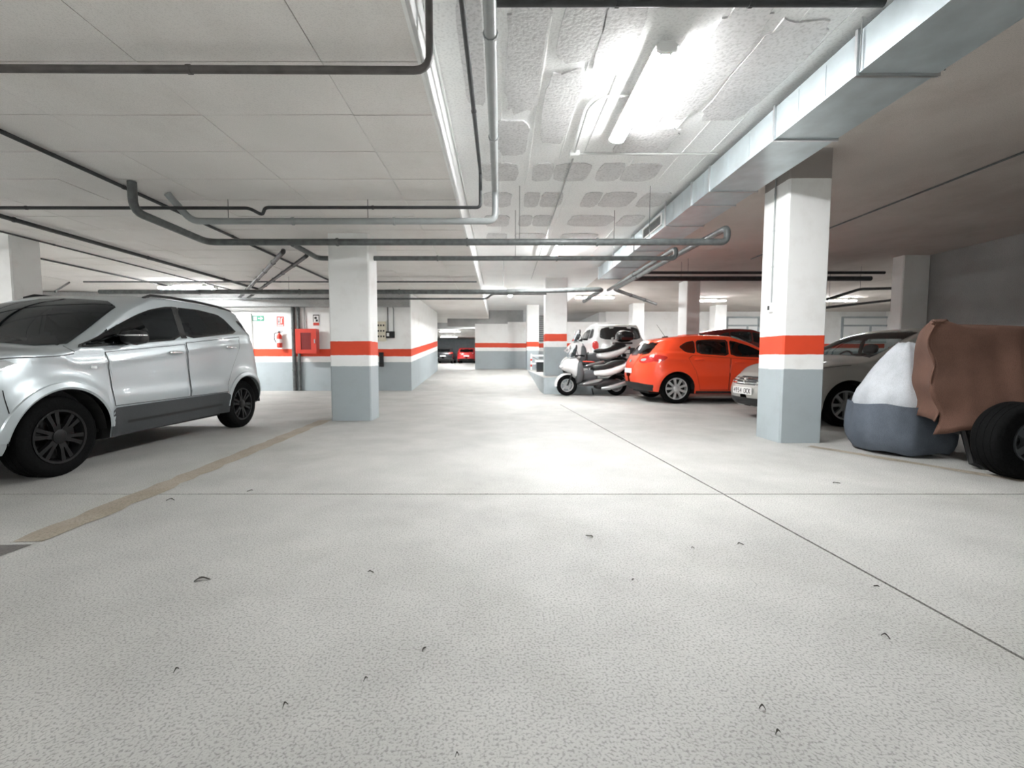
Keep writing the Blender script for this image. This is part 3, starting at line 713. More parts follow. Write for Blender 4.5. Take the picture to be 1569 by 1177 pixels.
# ------------------------------------------------------------------ vehicles
def wheel(parent, x, y, r, w, rim_r, sgn, rim_m, spokes=8, sw=.05, steer=0.0, twin=False, hub_m=None):
    """tyre (part) > rim, spokes, hub (sub-parts); outer face towards sgn*y"""
    h = w / 2
    prof = [(rim_r * .97, -h * .8), (rim_r + .01, -h * .93), (r - .045, -h), (r - .014, -h * .9), (r, -h * .7), (r, h * .7), (r - .014, h * .9), (r - .045, h), (rim_r + .01, h * .93), (rim_r * .97, h * .8)]
    t = MB().lathe(prof, axis='y', n=44, closed_prof=True).obj('tyre', M_rubber, parent, True, (x, y, r), steer)
    for g_ in (-.45, 0, .45):       # tread grooves as raised ribs between
        MB().lathe([(r - .002, g_ * h - .012), (r + .003, g_ * h - .012), (r + .003, g_ * h + .012), (r - .002, g_ * h + .012)], axis='y', n=44, closed_prof=True).obj('tread_rib', M_rubber, t, True)
    f = sgn * h
    MB().lathe([(rim_r, f * .95), (rim_r - .018, f * .93), (rim_r - .03, f * .6), (rim_r - .035, -f * .6), (rim_r, -f * .8)], axis='y', n=44, closed_prof=True).obj('rim', rim_m, t, True)
    MB().lathe([(rim_r - .03, -f * .1), (rim_r - .03, -f * .25), (.03, -f * .25), (.03, -f * .1)], axis='y', n=30, closed_prof=True).obj('brake_disc', M_under, t, True)
    R = rim_r - .012
    n = spokes * (2 if twin else 1)
    proto = None
    for k in range(n):
        a = 2 * PI * k / n + (.09 * (1 if k % 2 else -1) if twin else 0)
        ca, sa = math.cos(a), math.sin(a)
        vs = []
        for rr, hw_, yo in ((.045, sw * .62, f * .80), (R * .5, sw * .40, f * .86), (R, sw * .52, f * .86)):
            for s in (-1, 1):
                for d in (0, -.035 * sgn):
                    u, v_ = rr, s * hw_
                    vs.append((u, yo + d, v_))
        if proto is None:
            q = MB().add(vs, [(0, 2, 6, 4), (4, 6, 10, 8), (1, 5, 7, 3), (5, 9, 11, 7), (0, 4, 5, 1), (4, 8, 9, 5), (2, 3, 7, 6), (6, 7, 11, 10), (8, 10, 11, 9)])
            proto = fix(q.obj('spoke', rim_m, t)); proto.rotation_euler = (0, -a, 0)
        else:
            o = dup(proto, t); o.rotation_euler = (0, -a, 0)
    MB().lathe([(.06, f * .7), (.06, f * .86), (.045, f * .92), (.001, f * .93)], axis='y', n=18).obj('hub_cap', hub_m or rim_m, t, True)
    return t

class Car:
    def __init__(s, L, hw, top, bot, nose, tail, belt, ax, rw, ra, rf=.8, rr=.55, p=2.6, tumble=.20, flare=.02, shoulder=.02, cw=(.9, 1.9)):
        s.L, s.hw, s.ax, s.rw, s.ra, s.rf, s.rr, s.p = L, hw, ax, rw, ra, rf, rr, p
        s.top = pchip(*zip(*top)); s.bot = pchip(*zip(*bot)); s.xf = pchip(*zip(*nose)); s.xr = pchip(*zip(*tail)); s.belt = pchip(*zip(*belt))
        s.tumble, s.flare, s.sh, s.cw = tumble, flare, shoulder, cw
        s.x0, s.x1 = top[0][0], top[-1][0]; s.zn = nose[0][0]
    def f(s, t): return (1 - (1 - np.clip(t, 0, 1)) ** s.p) ** (1 / s.p)
    def v(s, x, z):
        zb = s.belt(x); zm = .58
        if z < zm: k = 1 - .06 * ((zm - z) / .4) ** 2
        elif z < zb: k = 1 - .03 * ((z - zm) / max(.05, zb - zm)) ** 2
        else:
            q = min(1, (z - zb) / .05); k = .97 - (s.sh * q * q * (3 - 2 * q) + s.tumble * (z - zb) + .12 * (z - zb) ** 2) / s.hw
        return k
    def W(s, x, z):
        w = s.hw * s.v(x, z) * s.f((x - s.xf(z)) / s.rf) * s.f((s.xr(z) - x) / s.rr)
        if s.flare:
            for a in s.ax:
                d = math.hypot(x - a, z - s.rw) - s.ra
                if d < .3 and z < s.belt(x): w += s.flare * math.exp(-(max(0, d - .03) / .075) ** 2) * min(1, w / (s.hw * .6))
        zc = s.belt(x) - .13
        if .35 < x < s.L - .3 and z < s.belt(x):
            w += .010 * math.exp(-((z - zc) / .035) ** 2) * min(1, (x - .35) * 3, (s.L - .3 - x) * 3)
            if s.ax[0] + s.ra < x < s.ax[1] - s.ra: w += .014 * math.exp(-((z - .62) / .07) ** 2) * min(1, (x - s.ax[0] - s.ra) * 5, (s.ax[1] - s.ra - x) * 5)
        return float(w)
    def c(s, x):
        a, b = s.cw
        if x < a - .35 or x > b + .3: return 0.0
        t = min(1, (x - a + .35) / .35, (b + .3 - x) / .3); return .14 * t * t * (3 - 2 * t)
    def zspan(s, x):
        zg = np.linspace(s.zn, 1.9, 400)
        ok = (s.xf(zg) <= x + 1e-6) & (s.xr(zg) >= x - 1e-6)
        zz = zg[ok]
        if len(zz) == 0: return .5, .5
        lo = max(float(zz[0]), float(s.bot(x))); hi = float(zz[-1])
        if x >= s.x0: hi = min(hi, float(s.top(min(x, s.x1)))) if x <= s.x1 else hi
        return lo, max(hi, lo + .004)
    def rc(s, x):
        return .05 if x < s.cw[0] else .045
    def sec(s, x):
        lo, hi = s.zspan(x); hs = hi
        if s.x0 <= x <= s.x1: hs = min(hi, float(s.top(x - s.c(x))))
        for a in s.ax:
            d = abs(x - a)
            if d < s.ra: lo = max(lo, s.rw + math.sqrt(s.ra ** 2 - d * d))
        lo = min(lo, hs - .01)
        return lo, hs, hi
    def topz(s, x, yn):
        lo, hs, hi = s.sec(x); rc = min(s.rc(x), .45 * (hs - lo)); yn = min(1, abs(yn))
        zt = min(hi, float(s.top(x - s.c(x) * yn * yn))) if x >= s.x0 and x <= s.x1 else hi
        sa = math.sqrt(max(0, 1 - (yn ** 2.6) ** 2))
        return s.W(x, hs - rc) * yn, (zt - rc) + rc * sa ** .75
    def stations(s):
        xs = set(np.linspace(.02, s.L - .02, 95))
        for k in range(14): q = (1 - math.cos(PI / 2 * k / 14)); xs |= {.002 + s.rf * q * .8, s.L - .002 - s.rr * q}
        for a in s.ax:
            for k in range(25): xs.add(a - s.ra * math.cos(PI * k / 24))
            xs |= {a - s.ra - .002, a + s.ra + .002}
        xs = sorted(xs); out = [xs[0]]
        for x in xs[1:]:
            if x - out[-1] > .0015: out.append(x)
        return out
    def body(s, m, parent, holes, wind, rear):
        n1, n2 = 40, 14; mb = MB(); xs = s.stations(); cols = []
        for x in xs:
            lo, hs, hi = s.sec(x); rc = min(s.rc(x), .45 * (hs - lo)); col = []
            for j in range(n1 + 1):
                z = lo + (hs - rc - lo) * j / n1; col.append((x, s.W(x, z), z))
            for j in range(1, n2 + 1):
                yn = math.cos(PI / 2 * j / n2) ** (.55) if j < n2 else 0.0
                y, z = s.topz(x, yn); col.append((x, y, z))
            cols.append(col)
        m_ = n1 + n2 + 1
        for sg in (1, -1):
            vs = [(x - s.L / 2, sg * y, z) for c in cols for x, y, z in c]; fs = []
            for i in range(len(cols) - 1):
                for j in range(m_ - 1):
                    P = [cols[i][j], cols[i + 1][j], cols[i + 1][j + 1], cols[i][j + 1]]
                    cx, cy, cz = [sum(q[k] for q in P) / 4 for k in range(3)]
                    cut = False
                    if j < n1:
                        for h in holes:
                            r_ = vrange(h, cx)
                            if r_ and r_[0] < cz < r_[1]: cut = True
                        if rear and rear[0] < cz < rear[1] and cy < rear[2] and cx > s.xr(cz) - .35 and cx > s.L * .7: cut = True
                    else:
                        if wind and wind[0] < cx < wind[1] and cy < wind[2] * cols[i][n1][1]: cut = True
                        if rear and rear[0] < cz < rear[1] and cy < rear[2] and cx > s.L * .7: cut = True
                    if cut: continue
                    q = (i * m_ + j, (i + 1) * m_ + j, (i + 1) * m_ + j + 1, i * m_ + j + 1)
                    fs.append(q if sg < 0 else q[::-1])
            mb.add(vs, fs)
        o = mb.obj('body', m, parent, True, angle=38)
        import bmesh
        bm = bmesh.new(); bm.from_mesh(o.data); bmesh.ops.remove_doubles(bm, verts=bm.verts, dist=.0004); bm.to_mesh(o.data); bm.free()
        return o
    def side(s, poly, off, sg, nu=16, nv=6, mb=None):
        return patch(mb or MB(), poly, lambda x, z: (x - s.L / 2, sg * (s.W(x, z) + off), z), nu, nv)
    def both(s, name, poly, off, m, parent, nu=16, nv=6, smooth=True):
        return [s.side(poly, off, sg, nu, nv).obj(name, m, parent, smooth) for sg in (1, -1)]
    def seam(s, name, pts, w, off, m, parent, sides=(1, -1)):
        out = []
        for sg in sides:
            vs = []
            n = len(pts)
            for i, (x, z) in enumerate(pts):
                a, b = pts[max(0, i - 1)], pts[min(n - 1, i + 1)]; d = math.hypot(b[0] - a[0], b[1] - a[1]); nx, nz = -(b[1] - a[1]) / d * w / 2, (b[0] - a[0]) / d * w / 2
                for k in (-1, 1): vs.append((x + k * nx - s.L / 2, sg * (s.W(x + k * nx, z + k * nz) + off), z + k * nz))
            out.append(MB().add(vs, [(2 * i, 2 * i + 1, 2 * i + 3, 2 * i + 2) for i in range(n - 1)]).obj(name, m, parent, True))
        return out
    def rearfn(s, off):
        def g(y, z):
            x = s.L - .5
            for _ in range(4):
                w = s.hw * s.v(x, z); t = 1 - (1 - min(1, abs(y) / w) ** s.p) ** (1 / s.p); x = float(s.xr(z)) - s.rr * t
            return (x + off - s.L / 2, y, z)
        return g
    def frontfn(s, off):
        def g(y, z):
            w = s.hw * s.v(.6, z); t = 1 - (1 - min(1, abs(y) / w) ** s.p) ** (1 / s.p)
            return (float(s.xf(z)) + s.rf * t - off - s.L / 2, y, z)
        return g
    def topfn(s, off):
        def g(x, yn):
            y, z = s.topz(x, yn); return (x - s.L / 2, math.copysign(y, yn), z + off)
        return g
    def line(s, z0, z1, n=10): return [z0 + (z1 - z0) * i / n for i in range(n + 1)]
    def under(s, parent):
        L = s.L
        MB().span((.25 - L / 2, -(s.hw - .33), .19), (L - .3 - L / 2, s.hw - .33, .42)).span((s.ax[0] + s.ra + .03 - L / 2, -(s.hw - .1), .23), (s.ax[1] - s.ra - .03 - L / 2, s.hw - .1, .40)).obj('underbody', M_under, parent)
        for a in s.ax:
            for sg in (1, -1):
                vs = []
                for k in range(21):
                    th = PI * k / 20
                    for y in (s.hw * .975, s.hw - .32): vs.append((a + (s.ra + .002) * math.cos(th) - L / 2, sg * y, s.rw + (s.ra + .002) * math.sin(th)))
                fs = [(2 * k, 2 * k + 1, 2 * k + 3, 2 * k + 2) for k in range(20)]
                mb = MB().add(vs, fs)
                mb.add([(a + (s.ra + .002) * math.cos(PI * k / 20) - L / 2, sg * (s.hw - .32), s.rw + (s.ra + .002) * math.sin(PI * k / 20)) for k in range(21)], [tuple(range(21))])
                mb.obj('wheel_arch_liner', M_under, parent)
    def cabin(s, parent, xs=(1.75, 2.75), zs=.45):
        for x in xs:
            for y in (-.36, .36) if x == xs[0] else (0,):
                hw_ = .24 if x == xs[0] else .62
                st = MB()
                pillow(st, chaikin([(x - .5 - s.L / 2, zs), (x - .5 - s.L / 2, zs + .14), (x - s.L / 2, zs + .14), (x - s.L / 2, zs)], 1), hw_, y)
                st = st.obj('car_seat', M_seat, parent, True)
                q = MB(); pillow(q, chaikin([(x - .08 - s.L / 2, zs + .08), (x + .12 - s.L / 2, zs + .62), (x + .22 - s.L / 2, zs + .62), (x + .06 - s.L / 2, zs + .06)], 1), hw_, y); q.obj('seat_back', M_seat, st, True)
                for yy in ((y,) if hw_ < .4 else (-.4, .4)):
                    q = MB(); pillow(q, chaikin([(x + .12 - s.L / 2, zs + .63), (x + .14 - s.L / 2, zs + .8), (x + .23 - s.L / 2, zs + .8), (x + .22 - s.L / 2, zs + .63)], 1), .13, yy); q.obj('headrest', M_seat, st, True)
        x = s.cw[0] + .12 - s.L / 2
        MB().rings([[(x - .1, -s.hw * .8, .5), (x - .1, -s.hw * .8, s.belt(s.cw[0]) - .06), (x + .38, -s.hw * .8, s.belt(s.cw[0]) - .04), (x + .42, -s.hw * .8, .55)], [(x - .1, s.hw * .8, .5), (x - .1, s.hw * .8, s.belt(s.cw[0]) - .06), (x + .38, s.hw * .8, s.belt(s.cw[0]) - .04), (x + .42, s.hw * .8, .55)]]).obj('dashboard', M_seat, parent)
        MB().tube([(x + .55 + .06 * math.sin(a), .36 + .18 * math.cos(a), s.belt(s.cw[0]) - .08 + .17 * math.sin(a)) for a in [2 * PI * k / 20 for k in range(21)]], .015, 6).obj('steering_wheel', M_black, parent, True)
        MB().span((s.cw[0] - s.L / 2, -s.hw * .86, .30), (s.L - .4 - s.L / 2, s.hw * .86, .42)).obj('cabin_floor', M_under, parent)
def inset(poly, d):
    cx = sum(p[0] for p in poly) / len(poly); cz = sum(p[1] for p in poly) / len(poly)
    w = max(p[0] for p in poly) - min(p[0] for p in poly); h = max(p[1] for p in poly) - min(p[1] for p in poly)
    return [(cx + (x - cx) * (1 - 2 * d / w), cz + (z - cz) * (1 - 2 * d / h)) for x, z in poly]
def window_side(car, parent, poly, gm, frame=.022, fm=None, nu=18):
    """black frame ring with the glass set in it, on both sides"""
    inner = inset(poly, frame)
    for sg in (1, -1):
        n = len(poly); vs = []
        for i in range(n):
            for q in (poly[i], inner[i]): vs.append((q[0] - car.L / 2, sg * (car.W(*q) + .005), q[1]))
        fr = MB().add(vs, [(2 * i, 2 * i + 1, 2 * ((i + 1) % n) + 1, 2 * ((i + 1) % n)) for i in range(n)]).obj('window_frame', fm or M_gloss_black, parent, True)
        car.side(inset(poly, frame * .8), .003, sg, nu, 6).obj('pane', gm, fr, True)
def mirror_part(parent, car, x, z, m_cap, m_body, m_strip=None):
    for sg in (1, -1):
        y = sg * (car.W(x, z) + .13)
        arm = MB().tube([(x - car.L / 2 + .02, sg * (car.W(x, z - .05) - .02), z - .05), (x - car.L / 2 + .02, y - sg * .06, z - .02)], [.03, .028], 8).obj('mirror_arm', M_black, parent, True)
        q = MB(); pillow(q, chaikin([(x - .07 - car.L / 2, z - .06), (x - .07 - car.L / 2, z + .07), (x + .06 - car.L / 2, z + .10), (x + .08 - car.L / 2, z - .07)], 2), .11, y, e=3); q.obj('door_mirror', m_body, arm, True)
        if m_cap:
            q = MB(); pillow(q, chaikin([(x - .085 - car.L / 2, z + .0), (x - .08 - car.L / 2, z + .08), (x + .05 - car.L / 2, z + .11), (x + .05 - car.L / 2, z + .02)], 2), .105, y, e=3); q.obj('mirror_cap', m_cap, arm, True)
def plate(parent, car, z, text, front=True, w=.52):
    fn = car.frontfn(.012) if front else car.rearfn(.012)
    p = fn(0, z); sgx = -1 if front else 1
    b = MB().span((p[0] - .006, -w / 2, z - .055), (p[0] + .006, w / 2, z + .055)).obj('number_plate', M_plate, parent)
    if text: text_obj(text, .115, M_text, b, (p[0] + sgx * .008, 0, z - .003), .060, front)
    return b

def carpaint(name, col, metal=.55, rough=.34):
    return mat(name, col, rough, metal=metal, coat=.6, noise=.015, scale=300)
M_lens_red = mat('red_lens', (.50, .02, .015), .12, coat=.8)
M_lens_clear = mat('clear_lens', (.75, .78, .80), .08, metal=.6, coat=.8)
M_clad = mat('grey_cladding', (.036, .041, .044), .6, noise=.1, scale=80)
M_chrome = mat('chrome', (.85, .86, .87), .12, metal=1.0)
M_alloy = mat('alloy_rim', (.72, .73, .74), .28, metal=.7)
M_blackrim = mat('black_rim', (.008, .0083, .009), .45, spec=.25)

def handle(car, parent, x, z, m):
    for sg in (1, -1):
        y = car.W(x, z)
        q = MB(); pillow(q, chaikin([(x - .105 - car.L / 2, z - .018), (x - .105 - car.L / 2, z + .022), (x + .105 - car.L / 2, z + .022), (x + .105 - car.L / 2, z - .018)], 1), .022, sg * (y + .022))
        q.obj('door_handle', m, parent, True)
def door(car, root, poly, paint, off=.004):
    for sg in (1, -1):
        car.side(poly, off, sg, 22, 26).obj('door', paint, root, True)
        dense = []
        for i in range(len(poly)):
            a, b = poly[i], poly[(i + 1) % len(poly)]
            dense += [(a[0] + (b[0] - a[0]) * k / 12, a[1] + (b[1] - a[1]) * k / 12) for k in range(12)]
        o_, i_ = inset(dense, -.006), inset(dense, .001); n = len(dense); vs = []
        for p_, q_ in zip(o_, i_):
            for c_ in (p_, q_): vs.append((c_[0] - car.L / 2, sg * (car.W(*c_) + off + .0015), c_[1]))
        MB().add(vs, [(2 * i, 2 * i + 1, 2 * ((i + 1) % n) + 1, 2 * ((i + 1) % n)) for i in range(n)]).obj('door_gap', M_black, root, True)
def glazing(car, root, wind, rear, gm_w, gm_r):
    x0, x1, yn = wind
    pl = chaikin([(x0 - .06, -yn - .04), (x1 + .04, -yn - .03), (x1 + .04, yn + .03), (x0 - .06, yn + .04)], 1, .12)
    patch(MB(), pl, car.topfn(.006), 14, 14).obj('windscreen', gm_w, root, True)
    if rear:
        z0, z1, y = rear
        pl = chaikin([(-y - .05, z0 - .03), (-y + .03, z1 + .03), (y - .03, z1 + .03), (y + .05, z0 - .03)], 2, .15)
        patch(MB(), pl, car.rearfn(.006), 18, 6).obj('rear_window', gm_r, root, True)
def wheels(car, root, rim_m, spokes, rim_r, w=.21, steer=0, twin=False, sw=.05, hub_m=None):
    for i, a in enumerate(car.ax):
        for sg in (1, -1):
            wheel(root, a - car.L / 2, sg * (car.hw - .035 - w / 2), car.rw, w, rim_r, sg, rim_m, spokes, sw, steer if i == 0 else 0, twin, hub_m)

# ---- grey compact off-roader on the left, front towards the viewpoint
sv = Car(4.15, .885,
         top=[(.16, .99), (.5, 1.05), (.84, 1.095), (.94, 1.14), (1.68, 1.58), (2.0, 1.675), (2.6, 1.70), (3.2, 1.685), (3.82, 1.61)],
         bot=[(0, .27), (1.2, .25), (3.0, .27), (4.15, .33)],
         nose=[(.20, .16), (.35, .03), (.5, 0), (.75, .02), (.92, .09), (.99, .16)],
         tail=[(.2, 3.98), (.4, 4.12), (.6, 4.15), (.9, 4.12), (1.2, 4.05), (1.45, 3.94), (1.61, 3.82)],
         belt=[(0, 1.09), (.84, 1.13), (.98, 1.075), (2.0, 1.175), (3.4, 1.325), (4.15, 1.35)],
         ax=(.84, 3.44), rw=.335, ra=.405, flare=.035, cw=(.84, 1.9), tumble=.22)
P_grey = carpaint('grey_blue_paint', (.46, .51, .53), .4, .36)
t = thing('compact_suv', 'grey compact off-roader with black wheels parked beside the wide column', 'car', (-4.54, 2.79 + 2.075, 0), PI / 2)
W1 = chaikin([(.99, 1.08), (1.2, 1.165), (1.45, 1.30), (1.7, 1.42), (1.95, 1.52), (2.17, 1.575), (2.30, 1.59), (2.30, 1.212)], 1, .12)
W2 = chaikin([(2.33, 1.218), (2.33, 1.588), (2.7, 1.60), (3.05, 1.57), (3.16, 1.52), (3.37, 1.345)], 1, .12)
W3 = chaikin([(3.40, 1.52), (3.52, 1.52), (3.80, 1.32), (3.70, 1.29)], 1, .12)
wind, rear = (.98, 1.70, .84), (1.2, 1.5, .52)
sv.body(P_grey, t, [inset(W1, .03), inset(W2, .03)], wind, None)
for w_ in (W1, W2, W3): window_side(sv, t, w_, M_tint)
sv.both('pillar_trim', [(2.27, 1.222), (2.27, 1.588), (2.36, 1.592), (2.36, 1.228)], .004, M_gloss_black, t, 3, 8)
glazing(sv, t, wind, rear, M_tint, M_gloss_black)
door(sv, t, [(1.31, .545), (1.29, .8), (1.27, 1.05), (2.29, 1.15), (2.31, .8), (2.31, .545)], P_grey)
door(sv, t, [(2.335, .545), (2.33, .8), (2.325, 1.17), (3.36, 1.285), (3.34, 1.12), (3.18, .90), (3.02, .64), (3.0, .545)], P_grey)
handle(sv, t, 2.12, 1.055, M_chrome); handle(sv, t, 3.14, 1.135, M_chrome)
sv.both('sill_cladding', [(1.25, .248), (1.25, .50), (1.30, .525), (2.98, .535), (3.03, .5), (3.03, .268)], .014, M_clad, t, 24, 5)
sv.both('sill_groove', [(1.45, .36), (1.45, .385), (2.9, .395), (2.9, .37)], .018, M_black, t, 10, 1)
for a in sv.ax:
    for sg in (1, -1):
        vs = []
        for k in range(33):
            th = PI * (.015 + .97 * k / 32)
            for rr_, of in ((sv.ra - .004, .006), (sv.ra + .012, .016), (sv.ra + .055, .010), (sv.ra + .062, -.004)):
                x, z = a + rr_ * math.cos(th), sv.rw + rr_ * math.sin(th); z = max(z, .26); vs.append((x - sv.L / 2, sg * (sv.W(min(max(x, .02), sv.L - .02), max(z, .3)) + of), z))
        MB().add(vs, [(4 * k + j, 4 * k + j + 1, 4 * k + j + 5, 4 * k + j + 4) for k in range(32) for j in range(3)]).obj('arch_trim', P_grey, t, True)
sv.seam('bonnet_seam', [(.22 + .05 * i, sv.sec(.22 + .05 * i)[1] - .058) for i in range(16)], .008, .002, M_black, t)
sv.seam('wing_seam', [(.88 + .02 * i, 1.10 - .01 * i) for i in range(6)], .006, .002, M_black, t)
sv.seam('bumper_seam', [(.44 + .0 * i, .58 + .035 * i) for i in range(6)], .006, .003, M_black, t)
sv.both('tail_light', chaikin([(3.90, 1.02), (3.86, 1.20), (3.98, 1.21), (4.07, 1.10), (4.07, 1.0)], 2), .008, M_lens_red, t, 10, 4)
sv.both('side_repeater', [(1.10, .90), (1.10, .925), (1.16, .925), (1.16, .90)], .006, M_lens_clear, t, 3, 2)
fr = sv.frontfn
for sg in (1, -1):
    patch(MB(), chaikin([(sg * .50, .82), (sg * .50, .93), (sg * .70, .97), (sg * .84, .99), (sg * .80, .86)], 1), fr(.008), 10, 4).obj('headlight', M_lens_clear, t, True)
    patch(MB(), chaikin([(sg * .55, .36), (sg * .55, .5), (sg * .76, .52), (sg * .74, .38)], 1), fr(.008), 8, 4).obj('fog_lamp_panel', M_clad, t, True)
    q = [(x, 1.70 + .0) for x in (2.0, 2.2, 2.6, 3.0, 3.4, 3.6)]
    pts = [(x - sv.L / 2, sg * (sv.topz(x, .90)[0]), sv.topz(x, .90)[1] + (.022 if 2.02 < x < 3.55 else .0)) for x in (2.0, 2.1, 2.4, 2.8, 3.2, 3.5, 3.6)]
    MB().tube(pts, .016, 8).obj('roof_rail', M_black, t, True)
g_ = patch(MB(), chaikin([(-.50, .60), (-.56, .86), (.56, .86), (.50, .60)], 1, .15), fr(.010), 12, 5).obj('grille', M_black, t, True)
for k in range(3):
    z = .66 + .075 * k; patch(MB(), [(-.52, z), (-.52, z + .03), (.52, z + .03), (.52, z)], fr(.022), 12, 1).obj('grille_bar', M_chrome, g_, True)
patch(MB(), [(-.5, .30), (-.55, .50), (.55, .50), (.5, .30)], fr(.010), 12, 4).obj('lower_grille', M_black, t, True)
mirror_part(t, sv, 1.50, 1.19, None, M_black)
for sg in (1, -1):
    y = sg * (sv.W(1.5, 1.19) + .14); q = MB(); pillow(q, chaikin([(1.385 - sv.L / 2, 1.20), (1.385 - sv.L / 2, 1.225), (1.52 - sv.L / 2, 1.235), (1.52 - sv.L / 2, 1.205)], 1), .135, y, e=3); q.obj('mirror_strip', M_chrome, t, True)
sv.under(t); sv.cabin(t, (2.0, 2.95), .55)
wheels(sv, t, M_blackrim, 6, .228, .21, 0, True, .034)

# ---- hatchback family
def hatch(name, label, paint, loc, rz, glass_m, rim=M_alloy, detail=True, rear_dark=True, far=False):
    c = Car(4.4, .9,
            top=[(.22, .78), (.5, .895), (1.1, 1.0), (1.25, 1.045), (2.05, 1.405), (2.45, 1.485), (3.0, 1.505), (3.6, 1.465), (4.0, 1.385)],
            bot=[(0, .22), (1.3, .21), (3.2, .22), (4.4, .27)],
            nose=[(.16, .16), (.33, .03), (.48, 0), (.65, .06), (.78, .22)],
            tail=[(.2, 4.22), (.42, 4.37), (.6, 4.40), (.85, 4.365), (1.0, 4.30), (1.2, 4.155), (1.385, 4.0)],
            belt=[(0, .98), (1.12, 1.03), (1.3, .965), (2.3, 1.01), (3.4, 1.085), (4.4, 1.12)],
            ax=(.94, 3.60), rw=.325, ra=.375, rf=.85, rr=.6, cw=(1.12, 2.2), flare=.022, tumble=.26)
    t = thing(name, label, 'car', loc, rz)
    A = chaikin([(1.46, .985), (1.75, 1.135), (2.05, 1.265), (2.3, 1.345), (2.44, 1.375), (2.44, 1.03)], 1, .12)
    B = chaikin([(2.48, 1.035), (2.48, 1.38), (2.8, 1.40), (3.18, 1.375), (3.18, 1.085)], 1, .12)
    D = chaikin([(3.21, 1.088), (3.21, 1.372), (3.40, 1.335), (3.56, 1.235), (3.42, 1.115)], 1, .15)
    wind, rear = (1.33, 2.12, .84), (1.08, 1.33, .60)
    c.body(paint, t, [inset(A, .025), inset(B, .025)], wind, rear)
    for w_ in (A, B, D): window_side(c, t, w_, glass_m, .02)
    glazing(c, t, wind, rear, glass_m, glass_m)
    for sg in (1, -1):
        tl = patch(MB(), chaikin([(sg * .47, .90), (sg * .47, 1.0), (sg * .70, 1.055), (sg * .865, 1.06), (sg * .85, .93), (sg * .68, .87)], 2), c.rearfn(.010), 14, 6).obj('tail_light', M_lens_red, t, True)
        patch(MB(), chaikin([(sg * .52, .925), (sg * .52, .975), (sg * .66, .99), (sg * .66, .925)], 1), c.rearfn(.014), 6, 3).obj('lens', M_lens_clear, tl, True)
        patch(MB(), chaikin([(sg * .45, .62), (sg * .48, .70), (sg * .70, .80), (sg * .84, .82), (sg * .78, .68)], 1), c.frontfn(.008), 10, 4).obj('headlight', M_lens_clear, t, True)
    c.both('tail_light_side', chaikin([(3.80, .99), (3.86, 1.04), (4.08, 1.07), (4.18, 1.0), (4.15, .93), (3.98, .90)], 2), .008, M_lens_red, t, 10, 4)
    plate(t, c, .70 if rear_dark else .8, '', front=False)
    patch(MB(), [(-.80, .26), (-.84, .40), (-.5, .44), (.5, .44), (.84, .40), (.80, .26)], c.rearfn(.010), 18, 4).obj('rear_valance', M_black, t, True)
    if detail:
        door(c, t, [(1.36, .30), (1.34, .7), (1.36, .92), (2.44, .985), (2.47, .7), (2.47, .30)], paint)
        door(c, t, [(2.49, .30), (2.49, .7), (2.465, .988), (3.28, 1.045), (3.36, .98), (3.20, .70), (3.14, .45), (3.10, .30)], paint)
        handle(c, t, 2.28, .90, paint); handle(c, t, 3.14, .955, paint)
        c.both('sill', [(1.34, .215), (1.34, .27), (3.20, .275), (3.20, .225)], .008, M_black, t, 12, 2)
        mirror_part(t, c, 1.62, 1.04, None, paint)
        q = MB(); x = 3.55; pillow(q, [(x - .09 - 2.2, c.top(x) - .01), (x - .05 - 2.2, c.top(x) + .035), (x + .06 - 2.2, c.top(x) + .02), (x + .08 - 2.2, c.top(x) - .012)], .04)
        an = q.obj('aerial_foot', M_black, t, True)
        MB().tube([(x - 2.2, 0, c.top(x) + .02), (x + .20 - 2.2, 0, c.top(x) + .30)], [.005, .003], 6).obj('aerial', M_black, an)
        g_ = patch(MB(), [(-.42, .44), (-.5, .62), (.5, .62), (.42, .44)], c.frontfn(.008), 10, 3).obj('grille', M_black, t, True)
        patch(MB(), [(-.07, .90), (-.07, .96), (.07, .96), (.07, .90)], c.rearfn(.014), 4, 2).obj('badge', M_chrome, t, True)
        sp = patch(MB(), chaikin([(3.80, -.86), (3.99, -.80), (3.99, .80), (3.80, .86)], 1), c.topfn(.016), 6, 12).obj('spoiler', paint, t, True)
        c.cabin(t, (2.15, 3.1), .45)
    c.under(t)
    wheels(c, t, rim, 9, .238, .21, 0, False, .056)
    return c, t
P_red = mat('red_paint', (.90, .07, .018), .30, coat=.7)
ch, red = hatch('hatchback_car', 'bright red hatchback parked with its rear towards the lane', P_red, (3.05 + 2.2, 9.36 + .9, 0), PI, M_mid)
hatch('hatchback_car', 'dark red hatchback on the raised level behind the bright red one', mat('dark_red_paint', (.16, .012, .010), .25, coat=.8), (8.5, 15.0, Z_UP + .004), PI, M_mid, detail=False)
p = py(714.5, 545, 41)
hatch('hatchback_car', 'small red car far away at the end of the hall', mat('far_red_paint', (.50, .03, .03), .3, coat=.6), (p.x, 43.2, Z_UP), -PI / 2, M_tint, detail=False)
p = py(678, 545, 40)
hatch('hatchback_car', 'black car far away beside the small red one', mat('black_paint', (.02, .022, .024), .25, coat=.6), (p.x, 42.4, Z_UP), -PI / 2, M_tint, detail=False)

